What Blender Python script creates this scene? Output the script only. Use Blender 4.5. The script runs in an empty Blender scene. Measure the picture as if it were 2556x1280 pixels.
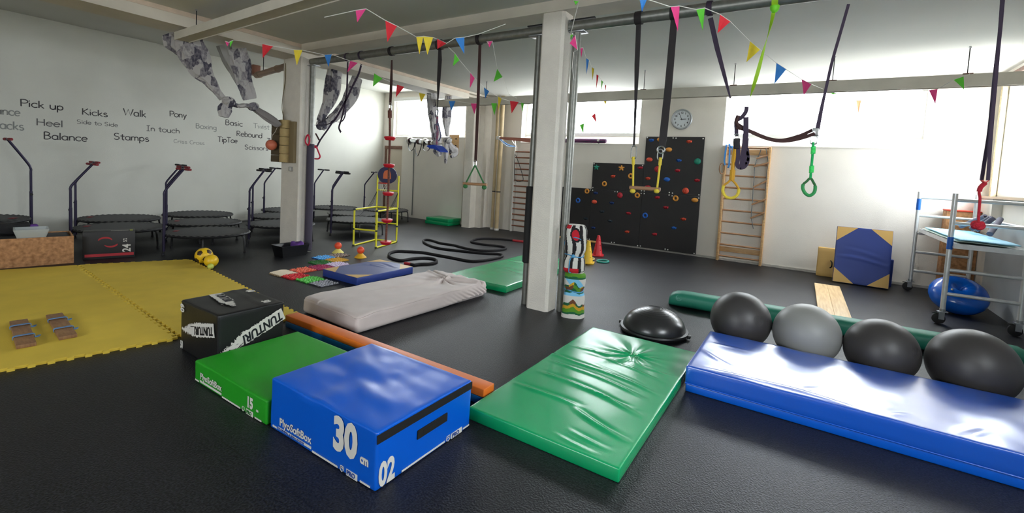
import bpy, math, random
from math import sin, cos, pi, sqrt, atan2, radians
from mathutils import Vector, Matrix
sc = bpy.context.scene
COL = sc.collection
# ------------------------------------------------------------------ camera
cam_data = bpy.data.cameras.new('camera'); cam = bpy.data.objects.new('camera', cam_data); COL.objects.link(cam)
cam_data.sensor_fit = 'HORIZONTAL'; cam_data.sensor_width = 36.0; cam_data.lens = 36*1149.2/2556
cam_data.shift_y = -(640-495.4)/2556; cam_data.clip_start = .05; cam_data.clip_end = 200
ya, pt, ro = radians(-32.790), radians(-3.523), radians(3.1264)
Fw = Vector((sin(ya)*cos(pt), cos(ya)*cos(pt), sin(pt))); R0 = Vector((cos(ya), -sin(ya), 0)); U0 = R0.cross(Fw)
Rr = cos(ro)*R0+sin(ro)*U0; Uu = -sin(ro)*R0+cos(ro)*U0
M = Matrix((Rr, Uu, -Fw)).transposed().to_4x4(); M.translation = (0, 0, 1.6)
cam.matrix_world = M; sc.camera = cam
# ------------------------------------------------------------------ light and exposure
world = bpy.data.worlds.new('sky'); sc.world = world; world.use_nodes = True
wn = world.node_tree.nodes; wl = world.node_tree.links
bg = wn['Background']; tc = wn.new('ShaderNodeTexCoord'); sx = wn.new('ShaderNodeSeparateXYZ'); cr = wn.new('ShaderNodeValToRGB')
wl.new(tc.outputs['Generated'], sx.inputs[0]); wl.new(sx.outputs['Z'], cr.inputs[0]); wl.new(cr.outputs[0], bg.inputs[0])
cr.color_ramp.elements[0].position = 0; cr.color_ramp.elements[0].color = (.80, .86, .90, 1)
cr.color_ramp.elements[1].position = .35; cr.color_ramp.elements[1].color = (.88, .95, 1, 1)
bg.inputs[1].default_value = 1.0
sc.view_settings.view_transform = 'Standard'; sc.view_settings.look = 'None'; sc.view_settings.gamma = 1; sc.view_settings.use_curve_mapping = False
sc.view_settings.exposure = 4.72
try:
    sc.cycles.max_bounces = 12; sc.cycles.diffuse_bounces = 8; sc.cycles.transparent_max_bounces = 16
    sc.cycles.use_denoising = True; sc.cycles.sample_clamp_indirect = 6; sc.cycles.caustics_reflective = False; sc.cycles.caustics_refractive = False
except Exception: pass
def portal(loc, rot, sx_, sy_):
    d = bpy.data.lights.new('daylight', 'AREA'); d.shape = 'RECTANGLE'; d.size = sx_; d.size_y = sy_; d.cycles.is_portal = True
    o = bpy.data.objects.new('daylight', d); COL.objects.link(o); o.location = loc; o.rotation_euler = rot
XW, XR, YB, YF, ZC, ZL = -11.65, 2.38, 10.24, -5.5, 3.50, 3.83
portal((-9.75, YB+.33, 3.02), (-pi/2, 0, 0), 2.9, 1.1)
portal((-4.8, YB+.33, 2.98), (-pi/2, 0, 0), 3.3, .85)
portal((.02, YB+.33, 2.98), (-pi/2, 0, 0), 3.1, .85)
portal((XR+.18, 9.28, 2.5), (0, pi/2, 0), 1.75, 1.55)
portal((XR+.18, 1.3, 2.4), (0, pi/2, 0), 1.6, 2.2)  # portal of the added unseen opening in the right wall
portal((-3.0, YF-.31, 2.3), (pi/2, 0, 0), 3.2, 1.4)  # portal of the added unseen opening behind the camera
# ------------------------------------------------------------------ materials
def s2l(c): return tuple(((v/255+.055)/1.055)**2.4 if v/255 > .04045 else v/255/12.92 for v in c)
MATS = {}
def mat(name, rgb=None, rough=.6, metal=0., spec=.5, noise=0., nscale=8., rgb2=None, bump=0., bscale=60., alpha=1., coat=0., detail=4., stretch=None, sheen=0.):
    if name in MATS: return MATS[name]
    m = bpy.data.materials.new(name); m.use_nodes = True; N = m.node_tree.nodes; L = m.node_tree.links
    p = N['Principled BSDF']; c = s2l(rgb)
    p.inputs['Base Color'].default_value = (*c, 1); p.inputs['Roughness'].default_value = rough; p.inputs['Metallic'].default_value = metal
    p.inputs['Specular IOR Level'].default_value = spec; p.inputs['Coat Weight'].default_value = coat; p.inputs['Sheen Weight'].default_value = sheen
    if noise or rgb2 or bump:
        t = N.new('ShaderNodeTexCoord'); mp = N.new('ShaderNodeMapping'); L.new(t.outputs['Object'], mp.inputs[0])
        if stretch: mp.inputs['Scale'].default_value = stretch
    if noise or rgb2:
        n = N.new('ShaderNodeTexNoise'); n.inputs['Scale'].default_value = nscale; n.inputs['Detail'].default_value = detail; L.new(mp.outputs[0], n.inputs[0])
        r = N.new('ShaderNodeValToRGB'); L.new(n.outputs['Fac'], r.inputs[0]); L.new(r.outputs[0], p.inputs['Base Color'])
        a = s2l(rgb2) if rgb2 else tuple(v*(1-noise) for v in c)
        b = c if rgb2 else tuple(min(1, v*(1+noise)) for v in c)
        r.color_ramp.elements[0].position = .33; r.color_ramp.elements[1].position = .67
        r.color_ramp.elements[0].color = (*a, 1); r.color_ramp.elements[1].color = (*b, 1)
    if bump:
        n2 = N.new('ShaderNodeTexNoise'); n2.inputs['Scale'].default_value = bscale; n2.inputs['Detail'].default_value = 3; L.new(mp.outputs[0], n2.inputs[0])
        bm = N.new('ShaderNodeBump'); bm.inputs['Strength'].default_value = bump; bm.inputs['Distance'].default_value = .01
        L.new(n2.outputs['Fac'], bm.inputs['Height']); L.new(bm.outputs[0], p.inputs['Normal'])
    MATS[name] = m; return m
def glass_mat():
    m = bpy.data.materials.new('window_glass'); m.use_nodes = True; N = m.node_tree.nodes; L = m.node_tree.links; N.clear()
    o = N.new('ShaderNodeOutputMaterial'); mx = N.new('ShaderNodeMixShader'); tr = N.new('ShaderNodeBsdfTransparent'); gl = N.new('ShaderNodeBsdfGlossy'); fr = None
    gl.inputs['Roughness'].default_value = .02; mx.inputs[0].default_value = .05
    L.new(tr.outputs[0], mx.inputs[1]); L.new(gl.outputs[0], mx.inputs[2]); L.new(mx.outputs[0], o.inputs[0])
    return m
GLASS = glass_mat()
WALL = mat('white_plaster', (220, 214, 205), .85, noise=.03, nscale=1.5, bump=.25, bscale=140)
CEIL = mat('ceiling_paint', (206, 206, 200), .9, noise=.03, nscale=.8)
BEAM = mat('cream_beam_paint', (208, 200, 186), .7, noise=.05, nscale=3)
TRIM = mat('pinkish_wood_trim', (206, 186, 166), .7, noise=.1, nscale=6)
PILL = mat('rough_pillar_paint', (222, 215, 204), .85, noise=.04, nscale=6, bump=.6, bscale=70)
FRAME = mat('white_window_frame', (226, 226, 224), .5)
BROWN = mat('brown_wood_trim', (112, 78, 62), .6, noise=.2, nscale=10)
SCREED = mat('rubber_floor', (38, 39, 42), .45)
def floor_mat():
    m = SCREED; N = m.node_tree.nodes; L = m.node_tree.links; p = N['Principled BSDF']
    t = N.new('ShaderNodeTexCoord')
    n = N.new('ShaderNodeTexNoise'); n.inputs['Scale'].default_value = 95; n.inputs['Detail'].default_value = 2; L.new(t.outputs['Object'], n.inputs[0])
    r = N.new('ShaderNodeValToRGB'); L.new(n.outputs['Fac'], r.inputs[0])
    r.color_ramp.elements[0].position = .42; r.color_ramp.elements[0].color = (*s2l((6, 6, 8)), 1)
    r.color_ramp.elements[1].position = .66; r.color_ramp.elements[1].color = (*s2l((40, 41, 47)), 1)
    br = N.new('ShaderNodeTexBrick'); br.inputs['Scale'].default_value = 1; br.inputs['Brick Width'].default_value = 2.05; br.inputs['Row Height'].default_value = 1.25
    br.inputs['Mortar Size'].default_value = .0035; br.inputs['Color1'].default_value = (.88, .88, .88, 1); br.inputs['Color2'].default_value = (1.12, 1.12, 1.12, 1); br.inputs['Mortar'].default_value = (.35, .35, .35, 1)
    L.new(t.outputs['Object'], br.inputs[0])
    mx = N.new('ShaderNodeMix'); mx.data_type = 'RGBA'; mx.blend_type = 'MULTIPLY'; mx.inputs[0].default_value = 1
    L.new(r.outputs[0], mx.inputs[6]); L.new(br.outputs['Color'], mx.inputs[7]); L.new(mx.outputs[2], p.inputs['Base Color'])
    bp = N.new('ShaderNodeBump'); bp.inputs['Strength'].default_value = .6; bp.inputs['Distance'].default_value = .006; L.new(n.outputs['Fac'], bp.inputs['Height']); L.new(bp.outputs[0], p.inputs['Normal'])
    n3 = N.new('ShaderNodeTexNoise'); n3.inputs['Scale'].default_value = .9; L.new(t.outputs['Object'], n3.inputs[0])
    mr = N.new('ShaderNodeMapRange'); mr.inputs[3].default_value = .40; mr.inputs[4].default_value = .54; L.new(n3.outputs['Fac'], mr.inputs[0]); L.new(mr.outputs[0], p.inputs['Roughness'])
    p.inputs['Specular IOR Level'].default_value = .45
floor_mat()
# ------------------------------------------------------------------ mesh building
class MB:
    def __init__(s): s.v = []; s.f = []; s.m = []; s.mi = 0
    def add(s, vs, fs):
        b = len(s.v); s.v += [tuple(v) for v in vs]; s.f += [tuple(b+i for i in f) for f in fs]; s.m += [s.mi]*len(fs); return s
    def box(s, x0, y0, z0, x1, y1, z1):
        x0, x1 = sorted((x0, x1)); y0, y1 = sorted((y0, y1)); z0, z1 = sorted((z0, z1))
        return s.add([(x0,y0,z0),(x1,y0,z0),(x1,y1,z0),(x0,y1,z0),(x0,y0,z1),(x1,y0,z1),(x1,y1,z1),(x0,y1,z1)],
                     [(0,3,2,1),(4,5,6,7),(0,1,5,4),(1,2,6,5),(2,3,7,6),(3,0,4,7)])
    def rbox(s, lx, ly, lz, r=.01, seg=3, nx=1, ny=1, nz=1, fn=None, c=(0,0,0)):
        """rounded box standing on z=0, centred in x and y; fn(p, n) moves points"""
        def axis(l, n):
            h = l/2; e = [h-r+r*sin(pi/2*i/seg) for i in range(seg+1)]
            core = [-(h-r)+2*(h-r)*i/n for i in range(1, n)]
            return [-x for x in reversed(e)] + core + e
        A = [axis(lx, nx), axis(ly, ny), axis(lz, nz)]; hl = (lx/2-r, ly/2-r, lz/2-r); idx = {}; vs = []; fs = []
        def vert(p):
            k = tuple(round(x, 6) for x in p)
            if k in idx: return idx[k]
            q = [max(-hl[i], min(hl[i], p[i])) for i in range(3)]; d = Vector([p[i]-q[i] for i in range(3)])
            if d.length > 1e-9:
                dn = d.normalized(); w = Vector(q)+dn*r
            else: dn = Vector((0,0,1)); w = Vector(p)
            if fn: w = Vector(fn(w, dn))
            idx[k] = len(vs); vs.append((w.x+c[0], w.y+c[1], w.z+lz/2+c[2])); return idx[k]
        for ax in range(3):
            u, v = [(1,2),(2,0),(0,1)][ax]; h = (lx, ly, lz)[ax]/2
            for sg in (-1, 1):
                for i in range(len(A[u])-1):
                    for j in range(len(A[v])-1):
                        q = []
                        for a, b in ((i,j),(i+1,j),(i+1,j+1),(i,j+1)):
                            p = [0,0,0]; p[ax] = sg*h; p[u] = A[u][a]; p[v] = A[v][b]; q.append(vert(p))
                        if len(set(q)) == 4: fs.append(q if sg > 0 else q[::-1])
        return s.add(vs, fs)
    def tube(s, pts, r, n=8, closed=False, cap=True, flat=None):
        """round tube through pts; r a number or a list; flat=(w,h) makes an elliptical strap"""
        P = [Vector(p) for p in pts]; k = len(P); R = r if isinstance(r, (list, tuple)) else [r]*k
        T = []
        for i in range(k):
            a = P[(i-1) % k] if closed or i > 0 else P[i]; b = P[(i+1) % k] if closed or i < k-1 else P[i]
            d = b-a; T.append(d.normalized() if d.length > 1e-9 else Vector((0,0,1)))
        up = Vector((0,0,1)) if abs(T[0].z) < .9 else Vector((1,0,0))
        u = T[0].cross(up).normalized(); vs = []
        for i in range(k):
            if i: u = (u - T[i]*u.dot(T[i])); u = u.normalized() if u.length > 1e-6 else T[i].orthogonal().normalized()
            w = T[i].cross(u)
            for j in range(n):
                a = 2*pi*j/n; vs.append(P[i]+R[i]*(cos(a)*u+sin(a)*w))
        fs = []
        for i in range(k if closed else k-1):
            for j in range(n):
                a, b = i*n, ((i+1) % k)*n; fs.append((a+j, b+j, b+(j+1) % n, a+(j+1) % n))
        if cap and not closed: fs += [tuple(range(n)), tuple(range((k-1)*n+n-1, (k-1)*n-1, -1))]
        return s.add(vs, fs)
    def strap(s, pts, w, t=.003, side=(1,0,0), ws=None, tw=None):
        """flat band through pts, w wide along side"""
        P = [Vector(p) for p in pts]; k = len(P); vs = []
        for i in range(k):
            a, b = P[max(i-1,0)], P[min(i+1,k-1)]; T = (b-a).normalized(); sd = Vector(side)
            if tw: sd = Matrix.Rotation(tw[i], 3, T) @ sd
            sd = sd-T*sd.dot(T); sd = sd.normalized() if sd.length > 1e-4 else T.orthogonal().normalized(); n = T.cross(sd); W = (ws[i] if ws else w)/2
            for x, y in ((-W,-t/2),(W,-t/2),(W,t/2),(-W,t/2)): vs.append(P[i]+sd*x+n*y)
        fs = [(i*4+j, i*4+4+j, i*4+4+(j+1)%4, i*4+(j+1)%4) for i in range(k-1) for j in range(4)]+[(0,1,2,3),(k*4-1,k*4-2,k*4-3,k*4-4)]
        return s.add(vs, fs)
    def lathe(s, prof, n=24, c=(0,0,0)):
        vs = []; k = len(prof)
        for r, z in prof:
            for j in range(n): a = 2*pi*j/n; vs.append((c[0]+r*cos(a), c[1]+r*sin(a), c[2]+z))
        fs = [(i*n+j, i*n+(j+1)%n, i*n+n+(j+1)%n, i*n+n+j) for i in range(k-1) for j in range(n)]
        if prof[0][0] > 1e-6: fs.append(tuple(range(n-1,-1,-1)))
        if prof[-1][0] > 1e-6: fs.append(tuple(range((k-1)*n, k*n)))
        return s.add(vs, fs)
    def ball(s, r, c=(0,0,0), n=24, sq=(1,1,1)):
        m = n//2; vs = [(c[0], c[1], c[2]-r*sq[2])]; fs = []
        for i in range(1, m):
            a = -pi/2+pi*i/m
            for j in range(n): b = 2*pi*j/n; vs.append((c[0]+r*sq[0]*cos(a)*cos(b), c[1]+r*sq[1]*cos(a)*sin(b), c[2]+r*sq[2]*sin(a)))
        vs.append((c[0], c[1], c[2]+r*sq[2])); t = len(vs)-1
        for j in range(n):
            fs.append((0, 1+(j+1)%n, 1+j)); fs.append((t, t-n+j, t-n+(j+1)%n))
            for i in range(m-2): a = 1+i*n; fs.append((a+j, a+(j+1)%n, a+n+(j+1)%n, a+n+j))
        return s.add(vs, fs)
    def prism(s, poly, d, o=(0,0,0), u=(1,0,0), v=(0,1,0)):
        """polygon in the u,v plane at o, extruded by d along u x v"""
        u, v, o = Vector(u), Vector(v), Vector(o); n = u.cross(v).normalized(); k = len(poly)
        vs = [o+u*a+v*b for a, b in poly]+[o+u*a+v*b+n*d for a, b in poly]
        fs = [tuple(range(k-1,-1,-1)), tuple(range(k, 2*k))]+[(i, (i+1)%k, k+(i+1)%k, k+i) for i in range(k)]
        return s.add(vs, fs)
    def cyl(s, a, b, r, n=12): return s.tube([a, b], r, n)
def finish(name, mb, mats, smooth=None):
    me = bpy.data.meshes.new(name); me.from_pydata(mb.v, [], mb.f); me.update()
    mats = mats if isinstance(mats, (list, tuple)) else [mats]
    for m in mats: me.materials.append(m)
    if len(mats) > 1: me.polygons.foreach_set('material_index', mb.m)
    if smooth is None or smooth:
        me.polygons.foreach_set('use_smooth', [True]*len(me.polygons))
        try: me.set_sharp_from_angle(angle=radians(smooth if isinstance(smooth, (int, float)) and smooth is not True and smooth > 1 else 40))
        except Exception: pass
    o = bpy.data.objects.new(name, me); COL.objects.link(o); return o
def props(o, label, cat, group=None, kind=None):
    if label: o['label'] = label
    if cat: o['category'] = cat
    if group: o['group'] = group
    if kind: o['kind'] = kind
    return o
def thing(name, label, cat, loc=(0,0,0), rz=0, group=None):
    o = bpy.data.objects.new(name, None); COL.objects.link(o); o.empty_display_size = .05
    o.location = loc; o.rotation_euler = (0, 0, rz); return props(o, label, cat, group)
def part(name, mb, m, par, world=False, label=None, smooth=None):
    """part of a thing: vertices in the parent's own frame, or world ones with world=True"""
    if world:
        mm = Matrix.Identity(4); p = par
        while p is not None: mm = Matrix.LocRotScale(p.location, p.rotation_euler, p.scale) @ mm; p = p.parent
        inv = mm.inverted(); mb.v = [tuple(inv @ Vector(v)) for v in mb.v]
    o = finish(name, mb, m, smooth); o.parent = par
    if label: o['label'] = label
    return o
def solo(name, mb, m, label, cat, group=None, loc=None, rz=0, kind=None, smooth=None):
    """thing that is one mesh; without loc its world vertices get an origin at the base"""
    if loc is None:
        xs, ys, zs = zip(*mb.v); loc = ((min(xs)+max(xs))/2, (min(ys)+max(ys))/2, min(zs))
        mb.v = [(x-loc[0], y-loc[1], z-loc[2]) for x, y, z in mb.v]
    o = finish(name, mb, m, smooth); o.location = loc; o.rotation_euler = (0, 0, rz); return props(o, label, cat, group, kind)
def struct(name, mb, m, par=None, smooth=False, label=None):
    o = finish(name, mb, m, smooth)
    if par is None: o['kind'] = 'structure'
    else: o.parent = par
    if label: o['label'] = label
    return o
def dup(root, loc, rz=None, label=None, group=None):
    r = root.copy(); COL.objects.link(r); r.location = loc
    if rz is not None: r.rotation_euler = (0, 0, rz)
    if label: r['label'] = label
    if group: r['group'] = group
    for ch in list(root.children):
        c = ch.copy(); COL.objects.link(c); c.parent = r
        for g in list(ch.children):
            d = g.copy(); COL.objects.link(d); d.parent = c
    return r
def spline(P, n=8, closed=False):
    P = [Vector(p) for p in P]; k = len(P); out = []
    for i in range(k if closed else k-1):
        a, b, c, d = [P[j % k] if closed else P[max(0, min(k-1, j))] for j in (i-1, i, i+1, i+2)]
        for q in range(n):
            t = q/n; out.append(.5*((2*b)+(c-a)*t+(2*a-5*b+4*c-d)*t*t+(3*b-a-3*c+d)*t**3))
    if not closed: out.append(P[-1])
    return out
def vnoise(x, y, z=0., seed=0):
    from mathutils import noise
    return noise.noise(Vector((x+seed*17.3, y-seed*9.1, z+seed*3.7)))
_tc = {}
def text_mb(txt, size, d=.0015, bold=0., shear=0., o=(0,0,0), u=(1,0,0), v=(0,0,1), align='LEFT', mb=None, sx=1.):
    """printed lettering: flat letters in the u,v plane at o, d thick"""
    cu = bpy.data.curves.new('lettering', 'FONT'); cu.body = txt; cu.size = size; cu.extrude = d/2; cu.offset = bold; cu.shear = shear; cu.align_x = align; cu.resolution_u = 3
    ob = bpy.data.objects.new('lettering', cu); COL.objects.link(ob); dg = bpy.context.evaluated_depsgraph_get(); me = bpy.data.meshes.new_from_object(ob.evaluated_get(dg))
    u, v, o = Vector(u).normalized(), Vector(v).normalized(), Vector(o); n = u.cross(v); mb = mb or MB()
    mb.add([o+u*(p.co.x*sx)+v*p.co.y+n*p.co.z for p in me.vertices], [tuple(f.vertices) for f in me.polygons])
    bpy.data.objects.remove(ob); bpy.data.curves.remove(cu); bpy.data.meshes.remove(me); return mb
# ------------------------------------------------------------------ room shell
struct('floor', MB().box(XW-.3, YF-.3, -.12, XR+.3, YB+.35, 0), SCREED)
def wall_with_holes(name, ax, c0, c1, lo, hi, z1, holes):
    """wall slab normal to axis ax between c0 and c1, spanning lo..hi; holes (a0,a1,z0,z1)"""
    mb = MB(); A = sorted({lo, hi, *[h[0] for h in holes], *[h[1] for h in holes]}); Z = sorted({0., z1, *[h[2] for h in holes], *[h[3] for h in holes]})
    for i in range(len(A)-1):
        runs = []
        for j in range(len(Z)-1):
            a, z = (A[i]+A[i+1])/2, (Z[j]+Z[j+1])/2
            if not any(h[0] < a < h[1] and h[2] < z < h[3] for h in holes):
                if runs and runs[-1][1] == Z[j]: runs[-1][1] = Z[j+1]
                else: runs.append([Z[j], Z[j+1]])
        for z0, zt in runs:
            if ax == 'y': mb.box(A[i], c0, z0, A[i+1], c1, zt)
            else: mb.box(c0, A[i], z0, c1, A[i+1], zt)
    return struct(name, mb, WALL)
wall_with_holes('wall_back', 'y', YB, YB+.35, XW-.3, XR+.08, ZL+.02, [(-11.2, -8.30, 2.45, 3.62), (-6.42, -3.30, 2.33, 3.46), (-1.56, 1.55, 2.33, 3.46)])
wall_left = struct('wall_left', MB().box(XW-.3, YF-.3, 0, XW, YB, ZL+.02), mat('pale_green_grey_plaster', (209, 209, 200), .85, noise=.03, nscale=1.5, bump=.25, bscale=140))
wall_with_holes('wall_front', 'y', YF-.3, YF, XW, XR, ZL+.02, [(-4.6, -1.4, 1.6, 3.0)])
WY0, WY1 = 8.5, 10.05
wall_with_holes('wall_right', 'x', XR, XR+.08, YF-.3, YB, ZL+.02, [(WY0, WY1, 1.60, 3.36), (.2, 2.4, 1.60, 3.2)])
mb = MB(); mb.box(-7.83, YF, ZC, XR, YB, ZC+.45); struct('ceiling', mb, CEIL)
struct('ceiling.001', MB().box(XW, YF, ZL, -7.83, YB, ZL+.12), CEIL)
# beam over the pillars towards the back, with its wood trim
mb = MB(); mb.box(-7.83, YF, 3.30, -7.30, 9.10, 3.44); bm_ = struct('ceiling_beam', mb, BEAM)
struct('trim_1', MB().box(-7.83, YF, 3.44, -7.29, 9.10, 3.50), TRIM)
mb = MB(); mb.box(-7.83, 9.10, 3.40, -7.42, YB, 3.50); mb.box(-7.42, 9.10, 3.455, -7.29, YB, 3.50); struct('trim_2', mb, BEAM)
struct('ceiling_beam.001', MB().box(-7.28, 4.58, 3.38, XR, 4.90, ZC), BEAM)
# pillars
def pillar(name, x0, y0, x1, y1, z1, ch=.018):
    w, d = x1-x0, y1-y0; mb = MB(); c = ch
    poly = [(x0+c,y0),(x1-c,y0),(x1,y0+c),(x1,y1-c),(x1-c,y1),(x0+c,y1),(x0,y1-c),(x0,y0+c)]
    mb.prism(poly, z1, (0,0,0)); return struct(name, mb, PILL)
pillar('pillar', -2.70, 4.60, -2.41, 4.84, 3.38, .03)
pillar('pillar.001', -7.83, 4.60, -7.29, 4.86, 3.30)
pillar('pillar.002', -7.80, 9.66, -7.54, YB, ZC, .004)
struct('pillar.003', MB().box(-7.54, 9.90, 0, -7.38, YB, ZC), PILL)
# baseboard on the back wall is a painted mortar edge
struct('baseboard_back', MB().box(-4.9, YB-.02, 0, XR-.12, YB, .045), mat('grey_mortar_edge', (176, 172, 164), .9, noise=.1, nscale=20))
# lower right wall is thicker, with a sill board
mb = MB(); mb.box(2.26, -.2, 0, XR, 9.55, 1.22); struct('wall_right_lower', mb, mat('grey_painted_panel', (178, 182, 184), .45, noise=.05, nscale=3))
mb = MB(); mb.box(2.27, 9.55, 0, XR, YB, 1.58); struct('wall_right_corner', mb, WALL)
def window(name, x0, x1, z0, z1, y, mull, f=.06, bars=()):
    """window unit in the back wall; frame, mullions, pane"""
    mb = MB(); mb.box(x0,y,z0,x1,y+.05,z0+f); mb.box(x0,y,z1-f,x1,y+.05,z1); mb.box(x0,y,z0+f,x0+f,y+.05,z1-f); mb.box(x1-f,y,z0+f,x1,y+.05,z1-f)
    for m in mull: mb.box(m-f/2,y,z0+f,m+f/2,y+.05,z1-f)
    w = struct(name, mb, FRAME); struct('pane', MB().box(x0+f, y+.02, z0+f, x1-f, y+.026, z1-f), GLASS, w); return w
w1 = window('window_1', -11.19, -8.31, 2.47, 3.61, YB+.10, [-9.72], .07)
w2 = window('window_2', -6.42, -3.30, 2.53, 3.46, YB+.22, [-5.2], .07)
w3 = window('window_3', -1.56, 1.55, 2.52, 3.46, YB+.22, [.16], .07)
for w, x0, x1 in ((w2, -6.42, -3.30), (w3, -1.56, 1.55)):          # sloping plaster sills
    mb = MB(); mb.add([(x0,YB,2.335),(x1,YB,2.335),(x1,YB+.23,2.53),(x0,YB+.23,2.53),(x0,YB+.23,2.33),(x1,YB+.23,2.33)], [(0,1,2,3),(0,3,4),(1,5,2),(3,2,5,4),(0,4,5,1)])
    mb.box(x0-.01, YB-.012, 2.318, x1+.01, YB+.01, 2.338); struct('window_sill', mb, WALL, w)
struct('trim_3', MB().box(-11.2, YB-.03, 3.56, -8.3, YB+.1, 3.66), FRAME)      # roller blind box over window 1
# window along the right wall with its brown header
mb = MB(); y0, y1, z0, z1, f = WY0, WY1, 1.60, 3.36, .07; x = XR+.04
mb.box(x,y0,z0,x+.06,y1,z0+f); mb.box(x,y0,z1-f,x+.06,y1,z1); mb.box(x,y0,z0+f,x+.06,y0+f,z1-f); mb.box(x,y1-f,z0+f,x+.06,y1,z1-f)
for yy in (8.93,): mb.box(x,yy-f/2,z0+f,x+.06,yy+f/2,z1-f)
window('added_window_front', -4.6, -1.4, 1.6, 3.0, YF-.15, [-3.0])  # unseen window added behind the camera as fill for pillar and box fronts
w4 = struct('window_4', mb, FRAME); struct('pane', MB().box(x+.02,y0+f,z0+f,x+.026,y1-f,z1-f), GLASS, w4)
mb = MB(); y0, y1, z1 = .2, 2.4, 3.2  # unseen window added in the right wall to light right-facing sides
mb.box(x,y0,z0,x+.06,y1,z0+f); mb.box(x,y0,z1-f,x+.06,y1,z1); mb.box(x,y0,z0+f,x+.06,y0+f,z1-f); mb.box(x,y1-f,z0+f,x+.06,y1,z1-f); mb.box(x,1.3-f/2,z0+f,x+.06,1.3+f/2,z1-f)
w6 = struct('added_window_right', mb, FRAME); struct('pane', MB().box(x+.02,y0+f,z0+f,x+.026,y1-f,z1-f), GLASS, w6)
struct('window_sill', MB().box(2.24, -.1, 1.565, XR+.04, WY1+.06, 1.60), mat('brown_edged_sill', (190, 160, 130), .5), w4)
struct('trim_4', MB().box(XR-.035, WY0-.1, 3.37, XR, WY1-.02, 3.43), BROWN)
struct('trim_5', MB().box(XR-.03, WY1-.03, 1.60, XR+.03, WY1+.055, 3.37), mat('worn_pale_post', (212, 196, 160), .7, noise=.25, nscale=30))
# ground outside the windows
struct('ground_outside', MB().box(-30, YB+.6, -.6, 30, 60, -.5).box(XR+.6, -30, -.6, 60, YB+.6, -.5), mat('outdoor_ground', (205, 203, 198), .9))
# ================================================================== big things on the floor
V_GREEN = mat('green_vinyl', (0, 158, 96), .27, spec=.8, bump=.06, bscale=220)
V_LIME = mat('bright_green_vinyl', (24, 146, 22), .5, bump=.12, bscale=260)
V_BLUE = mat('blue_vinyl', (0, 88, 198), .30, spec=.6, bump=.05, bscale=220)
V_NAVY = mat('navy_vinyl', (36, 58, 132), .42, bump=.08, bscale=220)
V_TAN = mat('tan_vinyl', (214, 172, 98), .45, bump=.08, bscale=220)
V_BLACK = mat('black_vinyl', (20, 20, 21), .42, bump=.15, bscale=180)
for m_ in (V_GREEN, V_BLUE): m_.node_tree.nodes['Principled BSDF'].inputs['Coat Roughness'].default_value = .3
PRINT = mat('white_print', (212, 208, 200), .6)
PRINT_DK = mat('dark_print', (16, 18, 28), .5)
VELCRO = mat('black_velcro', (10, 10, 11), .95, bump=.4, bscale=400)
def wr(n, side='+z', amp=.004, pins=(), folds=(), sd=1, zmin=.3):
    """wrinkle function for the top face of a covered mat: pins are pulled points, folds are long creases"""
    def fn(p, d):
        if d.z < zmin: return p
        h = amp*.6*vnoise(p.x*5, p.y*5, 0, sd)
        for (px, py, a, rad, k) in pins:
            dx, dy = p.x-px, p.y-py; q = sqrt(dx*dx+dy*dy)+1e-4; th = atan2(dy, dx)
            env = math.exp(-q/rad)*min(1, q/.03)
            h += a*env*sin(k*th+3*vnoise(p.x*3, p.y*3, 1, sd)) - a*1.3*math.exp(-(q/.035)**2)
        for (x0, y0, x1, y1, a, w) in folds:
            ux, uy = x1-x0, y1-y0; L = sqrt(ux*ux+uy*uy); ux /= L; uy /= L
            t = (p.x-x0)*ux+(p.y-y0)*uy; s_ = -(p.x-x0)*uy+(p.y-y0)*ux+.03*sin(t*5+x0*9)
            e = max(0, min(1, min(t, L-t)/.18)); h += a*e*(math.exp(-(s_/w)**2)-.6*math.exp(-((s_-w*1.6)/w)**2))
        return Vector((p.x, p.y, p.z+h*max(0, d.z)))
    return fn
# --- front green mat
gf = [(.42-.95*.5-.55+.0, .18, .45, -.05, .010, .022), (-.48, .02, .40, -.16, .009, .02), (-.45, -.22, .45, -.40, .010, .024), (-.48, -.5, .1, -.58, .010, .022), (0, -.56, .47, -.72, .012, .022),
      (-.3, .33, .44, .22, .007, .018), (-.48, .42, -.05, .40, .008, .016), (.05, .42, .48, .36, .008, .016), (.1, -.80, .42, -.86, .007, .016), (.05, -.90, .38, -.93, .006, .014), (-.2, .12, .3, .06, .005, .014), (-.1, -.3, .4, -.3, .005, .014)]
solo('exercise_mat', MB().rbox(1.0, 2.0, .08, .008, 2, 90, 150, 1, wr(0, amp=.004, pins=[(.06, .55, .012, .2, 9)], folds=gf)), V_GREEN,
     'creased green vinyl exercise mat between the blue foam box and the long blue mat', 'mat', 'green exercise mats', (-1.215, 3.285, 0))
# --- second green mat beyond the pillar
solo('exercise_mat', MB().rbox(1.0, 2.3, .09, .008, 2, 40, 60, 1, wr(0, amp=.003, folds=[(-.45, .35, .1, .3, -.012, .03), (-.1, -.25, .3, -.35, -.009, .025)], sd=4)), V_GREEN,
     'flat green exercise mat lying behind the central white pillar, beside the fabric covered mattress', 'mat', 'green exercise mats', (-3.73, 6.10, 0), .02)
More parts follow.
